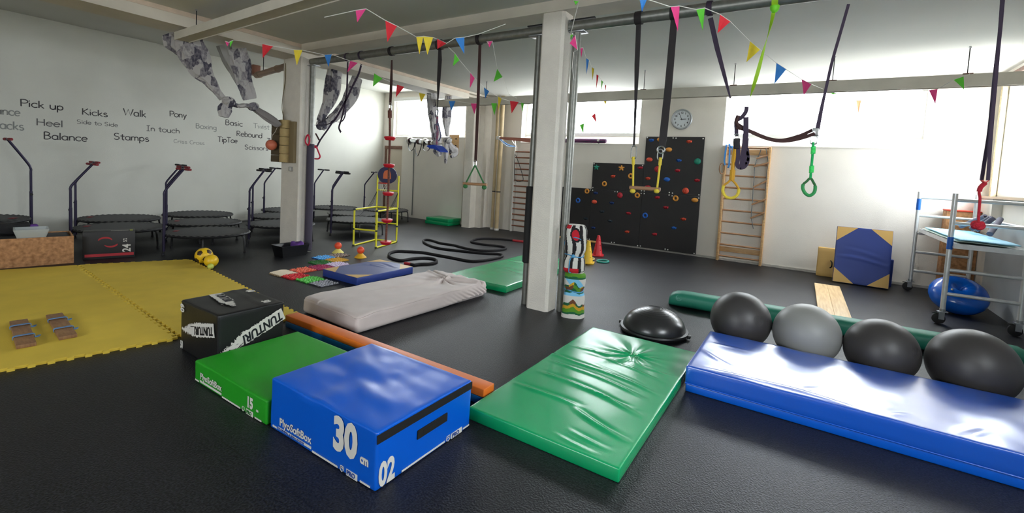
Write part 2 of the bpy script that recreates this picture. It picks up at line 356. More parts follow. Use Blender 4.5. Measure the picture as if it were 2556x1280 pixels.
# --- long blue mat
t = thing('landing_mat', 'long thick blue landing mat with glossy top in front of four grey gym balls', 'mat', (.62, 4.11, 0))
bf = [(-1.2, -.42, -.2, -.46, .007, .02), (-1.28, .0, -1.0, -.3, .008, .02), (-.6, -.4, -.45, -.2, .008, .02), (-.1, -.47, .05, -.3, .009, .02), (.2, -.47, .4, -.25, .008, .02), (-1.25, .2, -.9, .18, .006, .02), (-.9, .45, -.4, .42, .006, .03)]
GLOSSY = mat('glossy_blue_vinyl', (0, 84, 196), .30, spec=.9, coat=1., bump=.05, bscale=220); GLOSSY.node_tree.nodes['Principled BSDF'].inputs['Coat Roughness'].default_value = .22
part('mattress', MB().rbox(2.6, 1.0, .135, .012, 2, 110, 50, 4, wr(0, amp=.006, folds=bf, sd=7), (0, 0, .066)), GLOSSY, t)
part('lower_layer', MB().rbox(2.59, .99, .064, .01, 2, 30, 10, 1), V_BLUE, t)
mb = MB(); h, k = 1.297, .497; mb.tube([(-h,-k,.066),(h,-k,.066),(h,k,.066),(-h,k,.066)], .005, 6, closed=True); part('piping', mb, V_BLUE, t)
# --- gym balls
B_DK = mat('graphite_ball_rubber', (62, 59, 58), .46, spec=.6, noise=.05, nscale=3)
B_LT = mat('silver_grey_ball_rubber', (146, 146, 142), .46, spec=.6)
def gym_ball(x, y, r, m, label, rot):
    t = thing('gym_ball', label, 'ball', (x, y, 0), rot, 'gym balls behind the long blue mat')
    mb = MB(); mb.ball(r, (0, 0, r*.985), 64, (1, 1, .985)); part('shell', mb, m, t)
    mb = MB(); d = Vector((.55, -.62, .25)).normalized(); c = Vector((0, 0, r*.985))
    for k in range(5):
        a = .05+.032*k; u = d.orthogonal().normalized(); w = d.cross(u)
        mb.tube([c+(d*cos(a)+(u*cos(b)+w*sin(b))*sin(a))*r*.9995 for b in [2*pi*i/40 for i in range(40)]], .0012, 5, closed=True)
    part('grip_ring', mb, m, t)
gym_ball(-.470, 4.96, .270, B_DK, 'dark grey gym ball nearest the half-dome balance trainer', 0)
gym_ball(.075, 4.935, .270, B_LT, 'pale silver grey gym ball, the only light one in the row', 1.2)
gym_ball(.606, 4.91, .262, B_DK, 'dark grey gym ball standing next after the pale silver one', .2)
gym_ball(1.165, 4.925, .282, B_DK, 'largest dark grey gym ball at the end of the row nearest the window wall', 2.4)
# --- half ball balance trainer
t = thing('balance_trainer', 'black half-dome balance trainer on the floor beyond the front green mat', 'balance trainer', (-1.25, 4.80, 0))
part('platform', MB().lathe([(.29, 0), (.335, .012), (.345, .035), (.34, .05), (.30, .058)], 64), V_BLACK, t)
mb = MB(); mb.lathe([(.315*cos(a), .045+.215*sin(a)) for a in [pi/2*i/20 for i in range(21)]], 64); part('dome', mb, mat('black_dome_rubber', (40, 40, 41), .28, spec=.6), t)
for s_ in (-1, 1): part('handle', MB().rbox(.07, .05, .03, .008, 2, c=(s_*.335, 0, .018)), V_BLACK, t)
mb = MB()
for k in range(6): mb.tube([((.06+.03*k)*cos(b), (.06+.03*k)*sin(b), .045+.215*sqrt(max(0, 1-((.06+.03*k)/.315)**2))) for b in [2*pi*i/48 for i in range(48)]], .0015, 5, closed=True)
part('grip_ring', mb, MATS['black_dome_rubber'], t)
# --- teal foam roll
TEAL = mat('teal_foam', (34, 128, 104), .5, bump=.08, bscale=200)
t = thing('foam_roll', 'long teal half-round foam roll lying behind the four gym balls', 'foam roll', (-1.40, 6.02, 0), radians(4.3))
mb = MB(); prof = [(.135*(abs(cos(a))**.75)*(1 if cos(a) > 0 else -1), .095+.095*(abs(sin(a))**.75)*(1 if sin(a) > 0 else -1)) for a in [2*pi*i/40 for i in range(40)]]
xs = [0, .006, .03, .08, .16, .5, 1, 1.5, 2, 2.5, 3, 3.2, 3.26, 3.29]; sc_ = [.45, .62, .80, .93, 1, 1, 1, 1, 1, 1, 1, .95, .8, .5]; vs = []; fs = []; n = 40
for x, s_ in zip(xs, sc_):
    for y, z in prof: vs.append((x+(.12*(1-z/.19) if 0 else .0), y*s_+0.02, z*s_ if x > .1 else z*s_))
for i in range(len(xs)-1):
    for j in range(n): fs.append((i*n+j, i*n+(j+1)%n, (i+1)*n+(j+1)%n, (i+1)*n+j))
fs += [tuple(range(n-1,-1,-1)), tuple(range((len(xs)-1)*n, len(xs)*n))]; mb.add(vs, [f[::-1] for f in fs]); part('roll', mb, TEAL, t)
mb = MB(); o = Vector((.13, -.105, .125)); u = Vector((1, 0, .0)); w = Vector((0, .50, .86))
for rr in (.036, .030): mb.tube([o+u*rr*cos(b)+w*rr*sin(b) for b in [2*pi*i/28 for i in range(28)]], .0016, 5, closed=True)
for q in ([(-.018,-.012),(-.006,.016),(.006,-.004),(.016,.014)], [(-.012,.004),(.014,-.012)], [(.03,.0),(.05,.012),(.064,.004)], [(.036,.02),(.06,.024)]): mb.tube([o+u*a+w*b for a, b in q], .0022, 5)
part('logo', mb, mat('pale_teal_print', (120, 180, 165), .6), t)
# --- wooden plank
PINE = mat('light_pine', (236, 206, 160), .45, rgb2=(214, 178, 128), nscale=3, stretch=(12, 1, 12), bump=.04)
t = thing('wooden_plank', 'pale pine plank on the floor between the teal roll and the back wall', 'plank', (.365, 7.62, 0), radians(.8))
mb = MB()
for s_ in (-1, 1): mb.rbox(.168, 2.56, .03, .004, 2, c=(s_*.0845, 0, .02))
part('board', mb, PINE, t)
for yy in (-1.1, 0, 1.1): part('batten', MB().box(-.15, yy-.04, 0, .15, yy+.04, .02), PINE, t)
# --- soft plyo boxes
def soft_box(name, w, d, h, m, label, loc, fn, rz=0):
    t = thing(name, label, 'soft plyo box', loc, rz, 'soft plyo boxes'); part('box', MB().rbox(w, d, h, .012, 3, 46, 40, 8, fn), m, t); return t
def pf(sd, amp):
    def fn(p, d):
        if d.z > .3:
            h = amp*(vnoise(p.x*3+1.5*vnoise(p.y*2, p.x*2, 0, sd), p.y*3, 0, sd)+.45*vnoise(p.x*7+p.y*5, p.y*8, 2, sd)); e = 1-max(abs(p.x)/.5, abs(p.y)/.42)**6; return Vector((p.x, p.y, p.z+h*max(.1, e)*d.z))
        n = .0035*vnoise(p.x*4, p.y*4, p.z*6, sd); return Vector((p.x+d.x*n, p.y+d.y*n, p.z))
    return fn
t = soft_box('plyo_box', .92, .74, .30, V_BLUE, 'blue soft plyo box marked 30 cm in front, with black velcro strip', (-2.115, 1.855, 0), pf(3, .013))
yf, xf = 1.855-.37-.0035, -2.115+.46+.0035
def P_(name, mb, m): return part(name, mb, m, t, world=True, smooth=False)
mb = text_mb('PlyoSoftBox', .062, o=(-2.475, yf, .052), bold=.0012); P_('lettering', mb, PRINT)
mb = text_mb('30', .238, o=(-1.985, yf, .112), bold=.011, sx=.80); P_('lettering', mb, PRINT)
mb = text_mb('cm', .066, o=(-1.768, yf, .112), bold=.0028, sx=.78); P_('lettering', mb, PRINT)
mb = MB(); mb.box(-2.545, yf, .018, -2.50, yf+.002, .028); mb.box(-2.49, yf, .022, -2.17, yf+.002, .036); mb.box(-2.16, yf, .010, -1.94, yf+.002, .020); mb.box(-1.87, yf, .003, -1.785, yf+.002, .036); mb.box(-1.765, yf, .010, -1.69, yf+.002, .019)
mb.tube([(-1.915,yf,.036),(-1.918,yf,.016),(-1.905,yf,.006),(-1.892,yf,.016),(-1.895,yf,.036)], .0022, 5, closed=True); mb.tube([(-1.912,yf,.022),(-1.905,yf,.03),(-1.898,yf,.022)], .002, 5); P_('print_line', mb, PRINT)
mb = text_mb('PRO', .034, o=(-1.866, yf-.001, .009), bold=.001); P_('lettering', mb, mat('blue_print', (18, 60, 140), .5))
mb = text_mb('TRAINING & EDUCATION', .014, o=(-2.487, yf-.001, .0245), bold=.0002, sx=1.55); P_('lettering', mb, MATS['blue_print'])
U, W = (0, 1, 0), (0, 0, 1)
mb = text_mb('02', .168, o=(xf, 1.502, .018), bold=.0065, u=U, v=W, sx=.62); P_('lettering', mb, PRINT)
mb = MB(); mb.box(xf-.002, 1.655, .012, xf, 1.99, .022); mb.box(xf-.002, 2.045, .004, xf, 2.145, .036); mb.box(xf-.002, 2.155, .012, xf, 2.215, .021)
mb.tube([(xf,2.005,.038),(xf,2.002,.016),(xf,2.018,.006),(xf,2.034,.016),(xf,2.031,.038)], .0022, 5, closed=True); mb.tube([(xf,2.01,.022),(xf,2.018,.03),(xf,2.026,.022)], .002, 5); P_('print_line', mb, PRINT)
mb = text_mb('PRO', .034, o=(xf+.001, 2.052, .009), bold=.001, u=U, v=W); P_('lettering', mb, MATS['blue_print'])
mb = MB().rbox(.006, .742, .045, .002, 1, c=(xf-.001, 1.855, .243)); P_('velcro_strip', mb, VELCRO)
mb = MB(); mb.rbox(.008, .24, .05, .003, 1, c=(xf, 1.88, .137)); mb.box(xf+.003, 1.80, .15, xf+.0055, 1.96, .175); P_('carry_handle', mb, VELCRO)
t = soft_box('plyo_box', .92, .775, .15, V_LIME, 'low green soft plyo box marked 15, beside the blue box', (-3.065, 1.865, 0), pf(11, .004))
yf = 1.865-.3875-.003
mb = text_mb('PlyoSoftBox', .060, o=(-3.435, yf, .045), bold=.0012); P_('lettering', mb, PRINT)
mb = text_mb('15', .092, o=(-2.825, yf, .052), bold=.004, sx=.8); P_('lettering', mb, PRINT)
mb = text_mb('cm', .026, o=(-2.715, yf, .054), bold=.001, sx=.8); P_('lettering', mb, PRINT)
mb = MB(); mb.box(-3.51, yf, .012, -3.455, yf+.002, .022); mb.box(-3.44, yf, .018, -3.14, yf+.002, .032); mb.box(-3.13, yf, .006, -2.90, yf+.002, .016); mb.box(-2.83, yf, .002, -2.75, yf+.002, .034); mb.box(-2.73, yf, .006, -2.655, yf+.002, .015)
mb.tube([(-2.873,yf,.034),(-2.876,yf,.016),(-2.863,yf,.006),(-2.850,yf,.016),(-2.853,yf,.034)], .0022, 5, closed=True); P_('print_line', mb, PRINT)
mb = text_mb('PRO', .03, o=(-2.824, yf-.001, .008), bold=.001); P_('lettering', mb, mat('green_print', (20, 100, 24), .5))
# --- black plyo box with ragged white lettering
t = thing('plyo_box', 'black vinyl plyo box with ragged white lettering, behind the low green box', 'plyo box', (-3.893, 1.91, 0))
def bfn(p, d):
    n = .006*vnoise(p.x*4, p.y*4, p.z*4, 5)+(.006*math.exp(-((p.y+.02*sin(p.x*8)-.12)/.018)**2) if d.z > .3 else 0); return Vector((p.x+d.x*n, p.y+d.y*n, p.z+d.z*n))
part('box', MB().rbox(.62, .51, .41, .014, 3, 24, 20, 16, bfn), V_BLACK, t)
mb = MB(); z = .392
for a, b in (((-.305,-.25),(.305,-.25)), ((.305,-.25),(.305,.25)), ((.305,.25),(-.305,.25)), ((-.305,.25),(-.305,-.25))): mb.tube([(*a, z), (*b, z)], .004, 6)
part('seam_piping', mb, V_BLACK, t)
def ragged(o, u, v, L, h, rnd, taper=.45, nrm=(1,0,0)):
    """torn-edged band from the tail (0) to the full end (L)"""
    o, u, v = Vector(o), Vector(u), Vector(v); mb = MB(); rd = random.Random(rnd); N = 70; lo, hi = [], []
    for i in range(N+1):
        f = i/N; k = min(1, .12+f/taper); j = (1-f)*1.0+.18
        lo.append((f*L, -h/2*k+rd.uniform(-1, 1)*h*.11*j)); hi.append((f*L, h/2*k+rd.uniform(-1, 1)*h*.11*j))
    lo[-1] = (L, -h/2); hi[-1] = (L, h/2)
    mb.add([o+u*a+v*b for q in zip(lo, hi) for a, b in q], [(2*i, 2*i+2, 2*i+3, 2*i+1) for i in range(N)])
    for i in range(9):
        f = rd.uniform(0, .35); b = rd.uniform(-.55, .55)*h; l = rd.uniform(.04, .12)*L; w = rd.uniform(.02, .05)*h
        mb.add([o+u*(f*L)+v*b, o+u*(f*L+l)+v*(b+w*.3), o+u*(f*L+l)+v*(b+w*1.3), o+u*(f*L+l*.4)+v*(b+w)], [(0,1,2,3)])
    return mb
def off(p, d, e): return tuple(Vector(p)+Vector(d)*e)
th = radians(22.5); u, v = Vector((0, cos(th), sin(th))), Vector((0, -sin(th), cos(th))); X0 = -3.893+.31+.007
P_('white_band', ragged((X0, 1.675, .118), u, v, .515, .105, 2), PRINT)
mb = text_mb('TUNTURI', .098, o=off((X0+.0015, 0, 0), (0,0,0), 0)[:1]+(1.675+cos(th)*.505+sin(th)*-.026, .118+sin(th)*.505+cos(th)*.026), u=-u, v=-v, bold=.003, shear=.25, sx=.80); P_('lettering', mb, PRINT_DK)
th = radians(12); u, v = Vector((cos(th), 0, sin(th))), Vector((-sin(th), 0, cos(th))); Y0 = 1.91-.255-.007
P_('white_band', ragged((-4.16, Y0, .175), u, v, .54, .105, 5), PRINT)
mb = text_mb('TUNTURI', .088, o=(-4.16+cos(th)*.525-sin(th)*.024, Y0-.0015, .175+sin(th)*.525+cos(th)*.024), u=-u, v=-v, bold=.003, shear=.2, sx=.80); P_('lettering', mb, PRINT_DK)
th = radians(-8); u, v = Vector((cos(th), sin(th), 0)), Vector((-sin(th), cos(th), 0)); Z0 = .418
P_('white_band', ragged((-3.72, 1.83, Z0), -u, -v, .44, .10, 8), PRINT)
mb = text_mb('TUNTURI', .08, o=(-4.13, 1.875, Z0+.0015), u=u, v=v, bold=.003, shear=.2, sx=.78); P_('lettering', mb, PRINT_DK)
mb = text_mb('60', .085, o=(-4.185, Y0, .385), u=(0,0,-1), v=(1,0,0), bold=.003, sx=.8); P_('lettering', mb, PRINT)
mb = text_mb('50', .085, o=(-4.185, Y0, .02), u=(1,0,0), v=(0,0,1), bold=.003, sx=.5); P_('lettering', mb, PRINT)
mb = text_mb('50', .08, o=(-3.70, 2.03, Z0), u=(1,0,0), v=(0,1,0), bold=.003, sx=.8); P_('lettering', mb, PRINT)
mb = text_mb('60', .08, o=(-4.08, 2.10, Z0), u=(1,0,0), v=(0,1,0), bold=.003, sx=.8); P_('lettering', mb, PRINT)
# --- orange and blue foam balance beam
t = thing('balance_beam', 'long foam balance beam, orange on top and blue below, behind the plyo boxes', 'balance beam', (-2.905, 2.535, 0))
part('top_half', MB().rbox(2.34, .125, .058, .006, 2, 20, 1, 1, c=(0, 0, .056)), mat('orange_vinyl', (222, 112, 34), .42, bump=.06, bscale=220), t)
part('lower_half', MB().rbox(2.34, .125, .056, .006, 2, 20, 1, 1), mat('petrol_blue_vinyl', (14, 84, 132), .42, bump=.06, bscale=220), t)
# --- mattress under a fitted sheet
SHEET = mat('mauve_grey_sheet', (206, 193, 188), .9, noise=.03, nscale=5, bump=.12, bscale=300, sheen=.2)
def shf(p, d):
    x, y = p.x, p.y; h = 0.
    if d.z > .2:
        q = sqrt((x-.06)**2+(y-.58)**2)+1e-3; th = atan2(y-.58, x-.06)
        h += .034*math.exp(-q/.16)*sin(9*th+4*vnoise(x*3, y*3, 0, 2))*min(1, q/.02)+.012*math.exp(-(q/.06)**2)*vnoise(x*30, y*30, 0, 3)*2
        h += .022*math.exp(-((x-.02-.25*(y-.3))/.022)**2)*max(0, min(1, (y+.45)*2))*max(0, min(1, (.6-y)*4))
        h += .032*math.exp(-((y-.66-.35*abs(x))/.03)**2)*(1 if x > 0 else .5)-.026*math.exp(-((y-.72-.35*abs(x))/.03)**2)
        h += .008*vnoise(x*9, y*5, 0, 7)+.005*sin(14*x+8*y)*max(0, -y-.4)
        h -= .02*max(0, (-y-.62)/.35)**2*(1 if x > -.2 else .4)
    n = 0.
    if abs(d.z) < .6:
        n = .008*vnoise(x*5, y*5, p.z*6, 9)
        if d.x > .3: n += .008*sin((y*1.0+p.z*1.6)*75+3*vnoise(y*6, p.z*6, 0, 3))*max(0, min(1, (y-.15)*2.2))*max(0, min(1, (.07-p.z)*12))
        n += .015*(p.z/.09 if p.z > 0 else p.z/.12)*-.5
    lift = .03*max(0, (y-.2)/.8)*(1 if (p.z < -.05 and d.x > .2) else 0)
    return Vector((x+d.x*n, y+d.y*n, p.z+h+lift))
solo('mattress', MB().rbox(.93, 1.93, .185, .045, 5, 90, 180, 12, shf), SHEET, 'thin mattress under a wrinkled mauve grey fitted sheet', 'mattress', None, (-3.83, 3.755, 0), radians(-2.6))
# --- blue crash mat with tan corners
def corner_mat(w, l, h, c, seedf, t, folds=()):
    part('body', MB().rbox(w, l, h, .008, 2, 30, 40, 2, wr(0, amp=.003, folds=folds, sd=seedf)), V_NAVY, t)
    for sx_, sy_ in ((-1,-1), (1,-1), (1,1), (-1,1)):
        x, y = sx_*(w/2-.004), sy_*(l/2-.004); mb = MB(); N = 10; vs = []; fs = []; idx = {}
        f0 = wr(0, amp=.003, folds=folds, sd=seedf)
        for i in range(N+1):
            for j in range(N+1-i):
                p = Vector((x-sx_*c[0]*i/N, y-sy_*c[1]*j/N, h/2)); q = f0(p, Vector((0,0,1))); idx[i,j] = len(vs); vs.append((q.x, q.y, q.z+h/2+.002))
        for i in range(N):
            for j in range(N-i):
                f = (idx[i,j], idx[i+1,j], idx[i,j+1]); fs.append(f if sx_*sy_ > 0 else f[::-1])
                if j < N-i-1: f = (idx[i+1,j], idx[i+1,j+1], idx[i,j+1]); fs.append(f if sx_*sy_ > 0 else f[::-1])
        part('tan_corner', mb.add(vs, fs), V_TAN, t)
t = thing('gym_mat', 'blue gym mat with tan corners lying flat behind the covered mattress', 'mat', (-5.175, 4.385, 0), 0, 'blue mats with tan corners')
corner_mat(.72, 1.0, .10, (.26, .26), 21, t, [(-.34, .1, .2, .16, .010, .02), (-.2, .3, .3, .25, -.008, .02), (-.3, -.1, -.05, .2, .005, .02)])
t2 = thing('gym_mat', 'blue gym mat with tan corners standing upright against the back wall', 'mat', (.80, 9.66, 0), 0, 'blue mats with tan corners')
corner_mat(.745, .94, .10, (.28, .24), 23, t2, [(-.37, -.02, .37, -.12, .008, .02), (-.3, .1, .3, .0, .005, .02)])
t2.rotation_euler = (radians(84), 0, 0); t2.location = (.815, 9.64, .477)
# ================================================================== left side of the hall
FOAM_Y = mat('yellow_foam', (212, 182, 62), .75, noise=.05, nscale=4, bump=.2, bscale=260)
def jig(a, b, n, d, side):
    """tabbed edge from a to b with n dovetail tabs of depth d"""
    a, b = Vector((*a, 0)), Vector((*b, 0)); u = (b-a)/n; nn = Vector((-u.y, u.x, 0)).normalized()*side; out = []
    for i in range(n):
        p = a+u*i
        for f, h in ((0, 0), (.27, 0), (.20, d), (.60, d), (.53, 0)): q = p+u*f+nn*h; out.append((q.x, q.y))
    return out
def foam_tile(corners, teeth, label):
    P = []
    for i in range(4):
        a, b = corners[i], corners[(i+1) % 4]; n = teeth[i]
        if n: P += jig(a, b, abs(n), .028 if n > 0 else -.028, -1)
        else: P.append(a)
    mb = MB(); mb.prism(P, .022, (0, 0, 0)); return solo('foam_mat', mb, FOAM_Y, label, 'mat', 'yellow foam mats', smooth=False)
A_, B_, S1, S2 = (-7.63, 3.10), (-4.20, 2.72), (-8.12, 2.00), (-4.44, 1.75)
C_, D_ = (-4.86, -.45), (-8.85, -.25)
g = .012
foam_tile([(S1[0], S1[1]+g), (S2[0], S2[1]+g), B_, A_], [32, 9, 33, 10], 'yellow foam mat strip lying nearest the trampolines')
foam_tile([D_, C_, (S2[0], S2[1]-.022), (S1[0], S1[1]-.022)], [34, 22, -32, 0], 'yellow foam mat strip holding the two laced wooden foot planks')
# --- wooden foot planks
OAK = mat('brown_plank_wood', (150, 112, 76), .6, rgb2=(124, 88, 58), nscale=4, stretch=(3, 14, 3), bump=.1); LACE = mat('blue_lace', (92, 132, 176), .8)
def foot_plank(loc, rz, label):
    t = thing('foot_plank', label, 'wooden plank', loc, rz, 'laced wooden foot planks')
    mb = MB(); mb.rbox(.75, .11, .030, .004, 2, c=(0, 0, 0)); part('plank', mb, OAK, t)
    for x in (-.2, .12):
        mb = MB(); mb.rbox(.05, .112, .008, .003, 1, c=(x, 0, .029)); part('foot_block', mb, OAK, t)
    for x in (-.17, .15):
        pts = [(x, -.06, .01), (x, -.058, .037), (x+.02, 0, .046), (x, .058, .037), (x, .062, .012), (x-.02, .08, .004), (x-.05, .09, .004)]
        part('lace', MB().strap(spline(pts, 4), .022, .004, (1, 0, 0)), LACE, t)
    return t
foot_plank((-5.37, .97, .022), radians(-7), 'wooden foot plank with blue laces, nearer the edge of the yellow foam mat')
foot_plank((-5.375, 1.205, .022), radians(-6), 'wooden foot plank with blue laces, nearer the black vinyl box')
# --- trampolines
T_POST = mat('dark_violet_steel', (40, 34, 62), .35, metal=.4); T_BLK = mat('black_steel', (18, 18, 20), .4); T_MAT = mat('trampoline_fabric', (52, 53, 56), .6, bump=.2, bscale=400)
T_PAD = mat('black_bungee_cover', (22, 22, 25), .55); G_RED = mat('dark_red_grip', (132, 34, 44), .7); G_BLK = mat('black_grip', (26, 24, 26), .7); SILV = mat('silver_tube', (170, 172, 176), .3, metal=.8)
RT, RZ = .60, .32
def trampoline(label, loc, rz, grip, name='mini_trampoline', mark=False):
    t = thing(name, label, 'trampoline', loc, rz, 'mini trampolines along the lettered wall')
    part('jumping_mat', MB().lathe([(0, RZ+.004), (.44, RZ+.006), (.465, RZ+.004), (.465, RZ-.002), (0, RZ-.002)], 40), T_MAT, t)
    mb = MB(); n = 40; vs = []; fs = []
    for j in range(n*2):
        a = pi*j/n; w = .012*(j % 2)
        for r, z in ((.455, RZ+.006), (.53-w*.3, RZ+.004-w*.6), (RT-.012+w*.5, RZ+.010-w), (RT+.012, RZ-.014), (RT-.03, RZ-.02)): vs.append((r*cos(a), r*sin(a), z))
    m = n*2
    for j in range(m):
        for i in range(4): a, b = j*5+i, ((j+1) % m)*5+i; fs.append((a, a+1, b+1, b))
    part('bungee_cover', mb.add(vs, fs), T_PAD, t)
    part('frame', MB().tube([(RT*.985*cos(2*pi*i/48), RT*.985*sin(2*pi*i/48), RZ-.018) for i in range(48)], .017, 8, closed=True), T_BLK, t)
    for k in range(6):
        a = pi/6+2*pi*k/6; c, s_ = cos(a), sin(a); tx, ty = -s_, c
        l = part('leg', MB().tube(spline([((RT-.05)*c, (RT-.05)*s_, RZ-.03), (RT*c, RT*s_, RZ-.05), (RT*1.03*c, RT*1.03*s_, RZ*.55), (RT*1.05*c, RT*1.05*s_, .02)], 5), .015, 8), T_BLK, t)
        part('foot_cap', MB().lathe([(.019, 0), (.019, .03), (.012, .035)], 10, (RT*1.05*c, RT*1.05*s_, 0)), G_BLK, l)
    if grip:
        pp = part('handle_post', MB().tube([(0, -RT-.02, .06), (0, -RT-.02, .66)], .021, 10).tube(spline([(0, -RT-.02, .60), (0, -RT-.02, .90), (0, -RT-.02, .96), (0, -RT+.02, 1.04), (0, -RT+.22, 1.31), (0, -RT+.235, 1.33)], 6), .017, 10), T_POST, t)
        part('knob', MB().cyl((-.02, -RT-.02, .62), (-.055, -RT-.02, .62), .016), G_BLK, pp)
        mb = MB(); mb.tube([(-.23, -RT+.235, 1.335), (.23, -RT+.235, 1.335)], .015, 10)
        g_ = part('handlebar', mb, T_POST, pp)
        for s_ in (-1, 1): part('grip', MB().tube([(s_*.07, -RT+.235, 1.335), (s_*.236, -RT+.235, 1.335)], .019, 10), grip, t)
    if mark: part('red_label', MB().prism([(-.30,-.36),(-.20,-.43),(-.16,-.38),(-.26,-.31)], .003, (0,0,RZ+.009)), mat('red_label', (130, 20, 34), .6), t)
    return t
ta = trampoline('black mini trampoline with red-gripped handlebar, behind the black cardboard box', (-9.47, 2.86, 0), 0, G_RED, mark=True)
tb = trampoline('black mini trampoline with black handlebar, nearest behind the left pillar', (-8.62, 5.10, 0), 0, G_BLK)
GT = 'mini trampolines along the lettered wall'
dup(ta, (-10.72, 3.22, 0), 0, 'black mini trampoline with red grips against the wall under the word Stamps')
dup(ta, (-8.27, 3.64, 0), 0, 'black mini trampoline with red grips standing nearest the yellow football')
dup(ta, (-9.52, 4.13, 0), 0, 'black mini trampoline with red grips, middle one of the trio behind the football')
dup(tb, (-10.82, 4.60, 0), 0, 'black mini trampoline by the wall, backmost of the trio behind the football')
dup(tb, (-9.78, 5.77, 0), 0, 'black mini trampoline, second away behind the left pillar')
dup(tb, (-10.85, 6.60, 0), 0, 'black mini trampoline by the wall, furthest behind the left pillar')
dup(tb, (-8.46, 6.72, 0), 0, 'black mini trampoline nearest the yellow pipe frame with the basketball board')
dup(tb, (-9.52, 7.50, 0), 0, 'black mini trampoline, second away behind the yellow pipe frame')
dup(tb, (-10.90, 7.95, 0), 0, 'black mini trampoline by the wall beside the glowing window corner')
dup(tb, (-9.85, 8.85, 0), radians(-58), 'black mini trampoline nearest the corner under the first window')
t1 = dup(ta, (-10.80, 1.45, 0), pi, 'taller black mini trampoline at the edge, behind the chipboard box'); t1.scale = (1, 1, 1.24)
# --- chipboard box with things in it
OSB = mat('chipboard', (188, 138, 92), .7, rgb2=(140, 96, 58), nscale=22, detail=8, bump=.15, bscale=60)
a_ = atan2(.67, .115); t = thing('storage_box', 'open chipboard storage box holding a clear bin, in front of the tall trampoline', 'box', (-8.405, 2.02, 0), a_-pi/2)
L_, Wd, Hb = 1.35, .55, .375
part('front_panel', MB().rbox(.018, L_, Hb, .002, 1, c=(-.009, -L_/2, 0)), OSB, t); part('back_panel', MB().rbox(.018, L_, Hb, .002, 1, c=(-Wd, -L_/2, 0)), OSB, t)
part('end_panel', MB().rbox(Wd-.04, .018, Hb, .002, 1, c=(-Wd/2, -.010, 0)), OSB, t); part('end_panel', MB().rbox(Wd-.04, .018, Hb, .002, 1, c=(-Wd/2, -L_+.01, 0)), OSB, t)
part('bottom_panel', MB().box(-Wd+.02, -L_+.02, .01, -.02, -.02, .03), OSB, t)
def boxw(x, y, z): v = Matrix.Rotation(a_-pi/2, 4, 'Z') @ Vector((x, y, 0)); return (-8.405+v.x, 2.02+v.y, z)
CLEAR = mat('clear_plastic', (200, 206, 206), .25); CLEAR.node_tree.nodes['Principled BSDF'].inputs['Alpha'].default_value = .5
t = thing('plastic_bin', 'clear plastic bin with yellow bits inside, on the chipboard box', 'bin', boxw(-.175, -.40, .366), a_-pi/2)
mb = MB(); mb.add([(x*w_, y*l_, z) for z, w_, l_ in ((0, .15, .13), (.115, .18, .165), (.115, .165, .15), (.008, .135, .115)) for x, y in ((-1,-1),(1,-1),(1,1),(-1,1))],
   [(3,2,1,0)]+[(i*4+j, i*4+(j+1)%4, i*4+4+(j+1)%4, i*4+4+j) for i in range(3) for j in range(4)]+[(12,13,14,15)]); part('tub', mb, CLEAR, t, smooth=False)
mb = MB().rbox(.2, .17, .03, .012, 2, 8, 8, 1, lambda p, d: Vector((p.x, p.y, p.z+.01*vnoise(p.x*20, p.y*20))), (.02, -.02, .010)); part('contents', mb, mat('yellow_bits', (196, 146, 40), .7), t)
def board_on(): pass
part_t = thing('inner_tray', 'dark tray across the top of the chipboard box under the clear bin', 'tray', boxw(-.275, -.675, .352), a_-pi/2)
part('tray', MB().rbox(.49, 1.28, .012, .003, 1), mat('dark_grey_board', (44, 44, 46), .7), part_t)
t = thing('black_basket', 'black basket with purple cloth behind the clear plastic bin', 'basket', boxw(-.452, -.60, .374), a_-pi/2)
mb = MB().rbox(.155, .38, .155, .03, 3, 6, 10, 5, lambda p, d: Vector((p.x, p.y*(1+.4*p.z), p.z+.02*vnoise(p.x*12, p.y*12, 0, 4)))); part('basket', mb, mat('black_mesh', (20, 19, 22), .8, bump=.5, bscale=120), t)
part('cloth', MB().rbox(.10, .10, .13, .03, 3, 4, 4, 4, lambda p, d: Vector((p.x+.02*vnoise(p.z*9, p.y*9), p.y, p.z)), (.0, .225, .0)), mat('purple_cloth', (92, 52, 132), .8), t)
# --- black cardboard box
a_ = atan2(.545, .165); t = thing('cardboard_box', 'black cardboard carton with red stripe and white 24 print, beside the chipboard box', 'box', (-8.545, 2.145, 0), a_-pi/2)
CARD = mat('black_card', (30, 28, 29), .5); w_ = .575
part('carton', MB().rbox(.26, w_, .395, .004, 2, c=(-.13, w_/2, 0)), CARD, t)
RPR = mat('red_print', (164, 30, 40), .5)
mb = MB(); mb.box(0, .02, .035, .0015, w_-.015, .075); part('red_stripe', mb, RPR, t)
for cy_, cz, a0, a1 in ((.24, .26, .2, pi*.95), (.30, .22, pi*1.15, pi*1.95)):
    N = 14; vs = []
    for i in range(N+1):
        a = a0+(a1-a0)*i/N; w2 = .016*sin(pi*i/N)+.004
        for r in (.075-w2, .075+w2): vs.append((.0018, cy_+r*cos(a), cz+r*.62*sin(a)))
    part('swoosh', MB().add(vs, [(2*i, 2*i+1, 2*i+3, 2*i+2) for i in range(N)]), RPR, t)
part('lettering', text_mb('24', .13, o=(.002, w_-.055, .085), u=(0,0,1), v=(0,-1,0), bold=.003, sx=.9), PRINT, t); part('lettering', text_mb('5/2', .06, o=(.002, w_-.095+.0, .235), u=(0,0,1), v=(0,-1,0), bold=.001, sx=.7), PRINT, t)
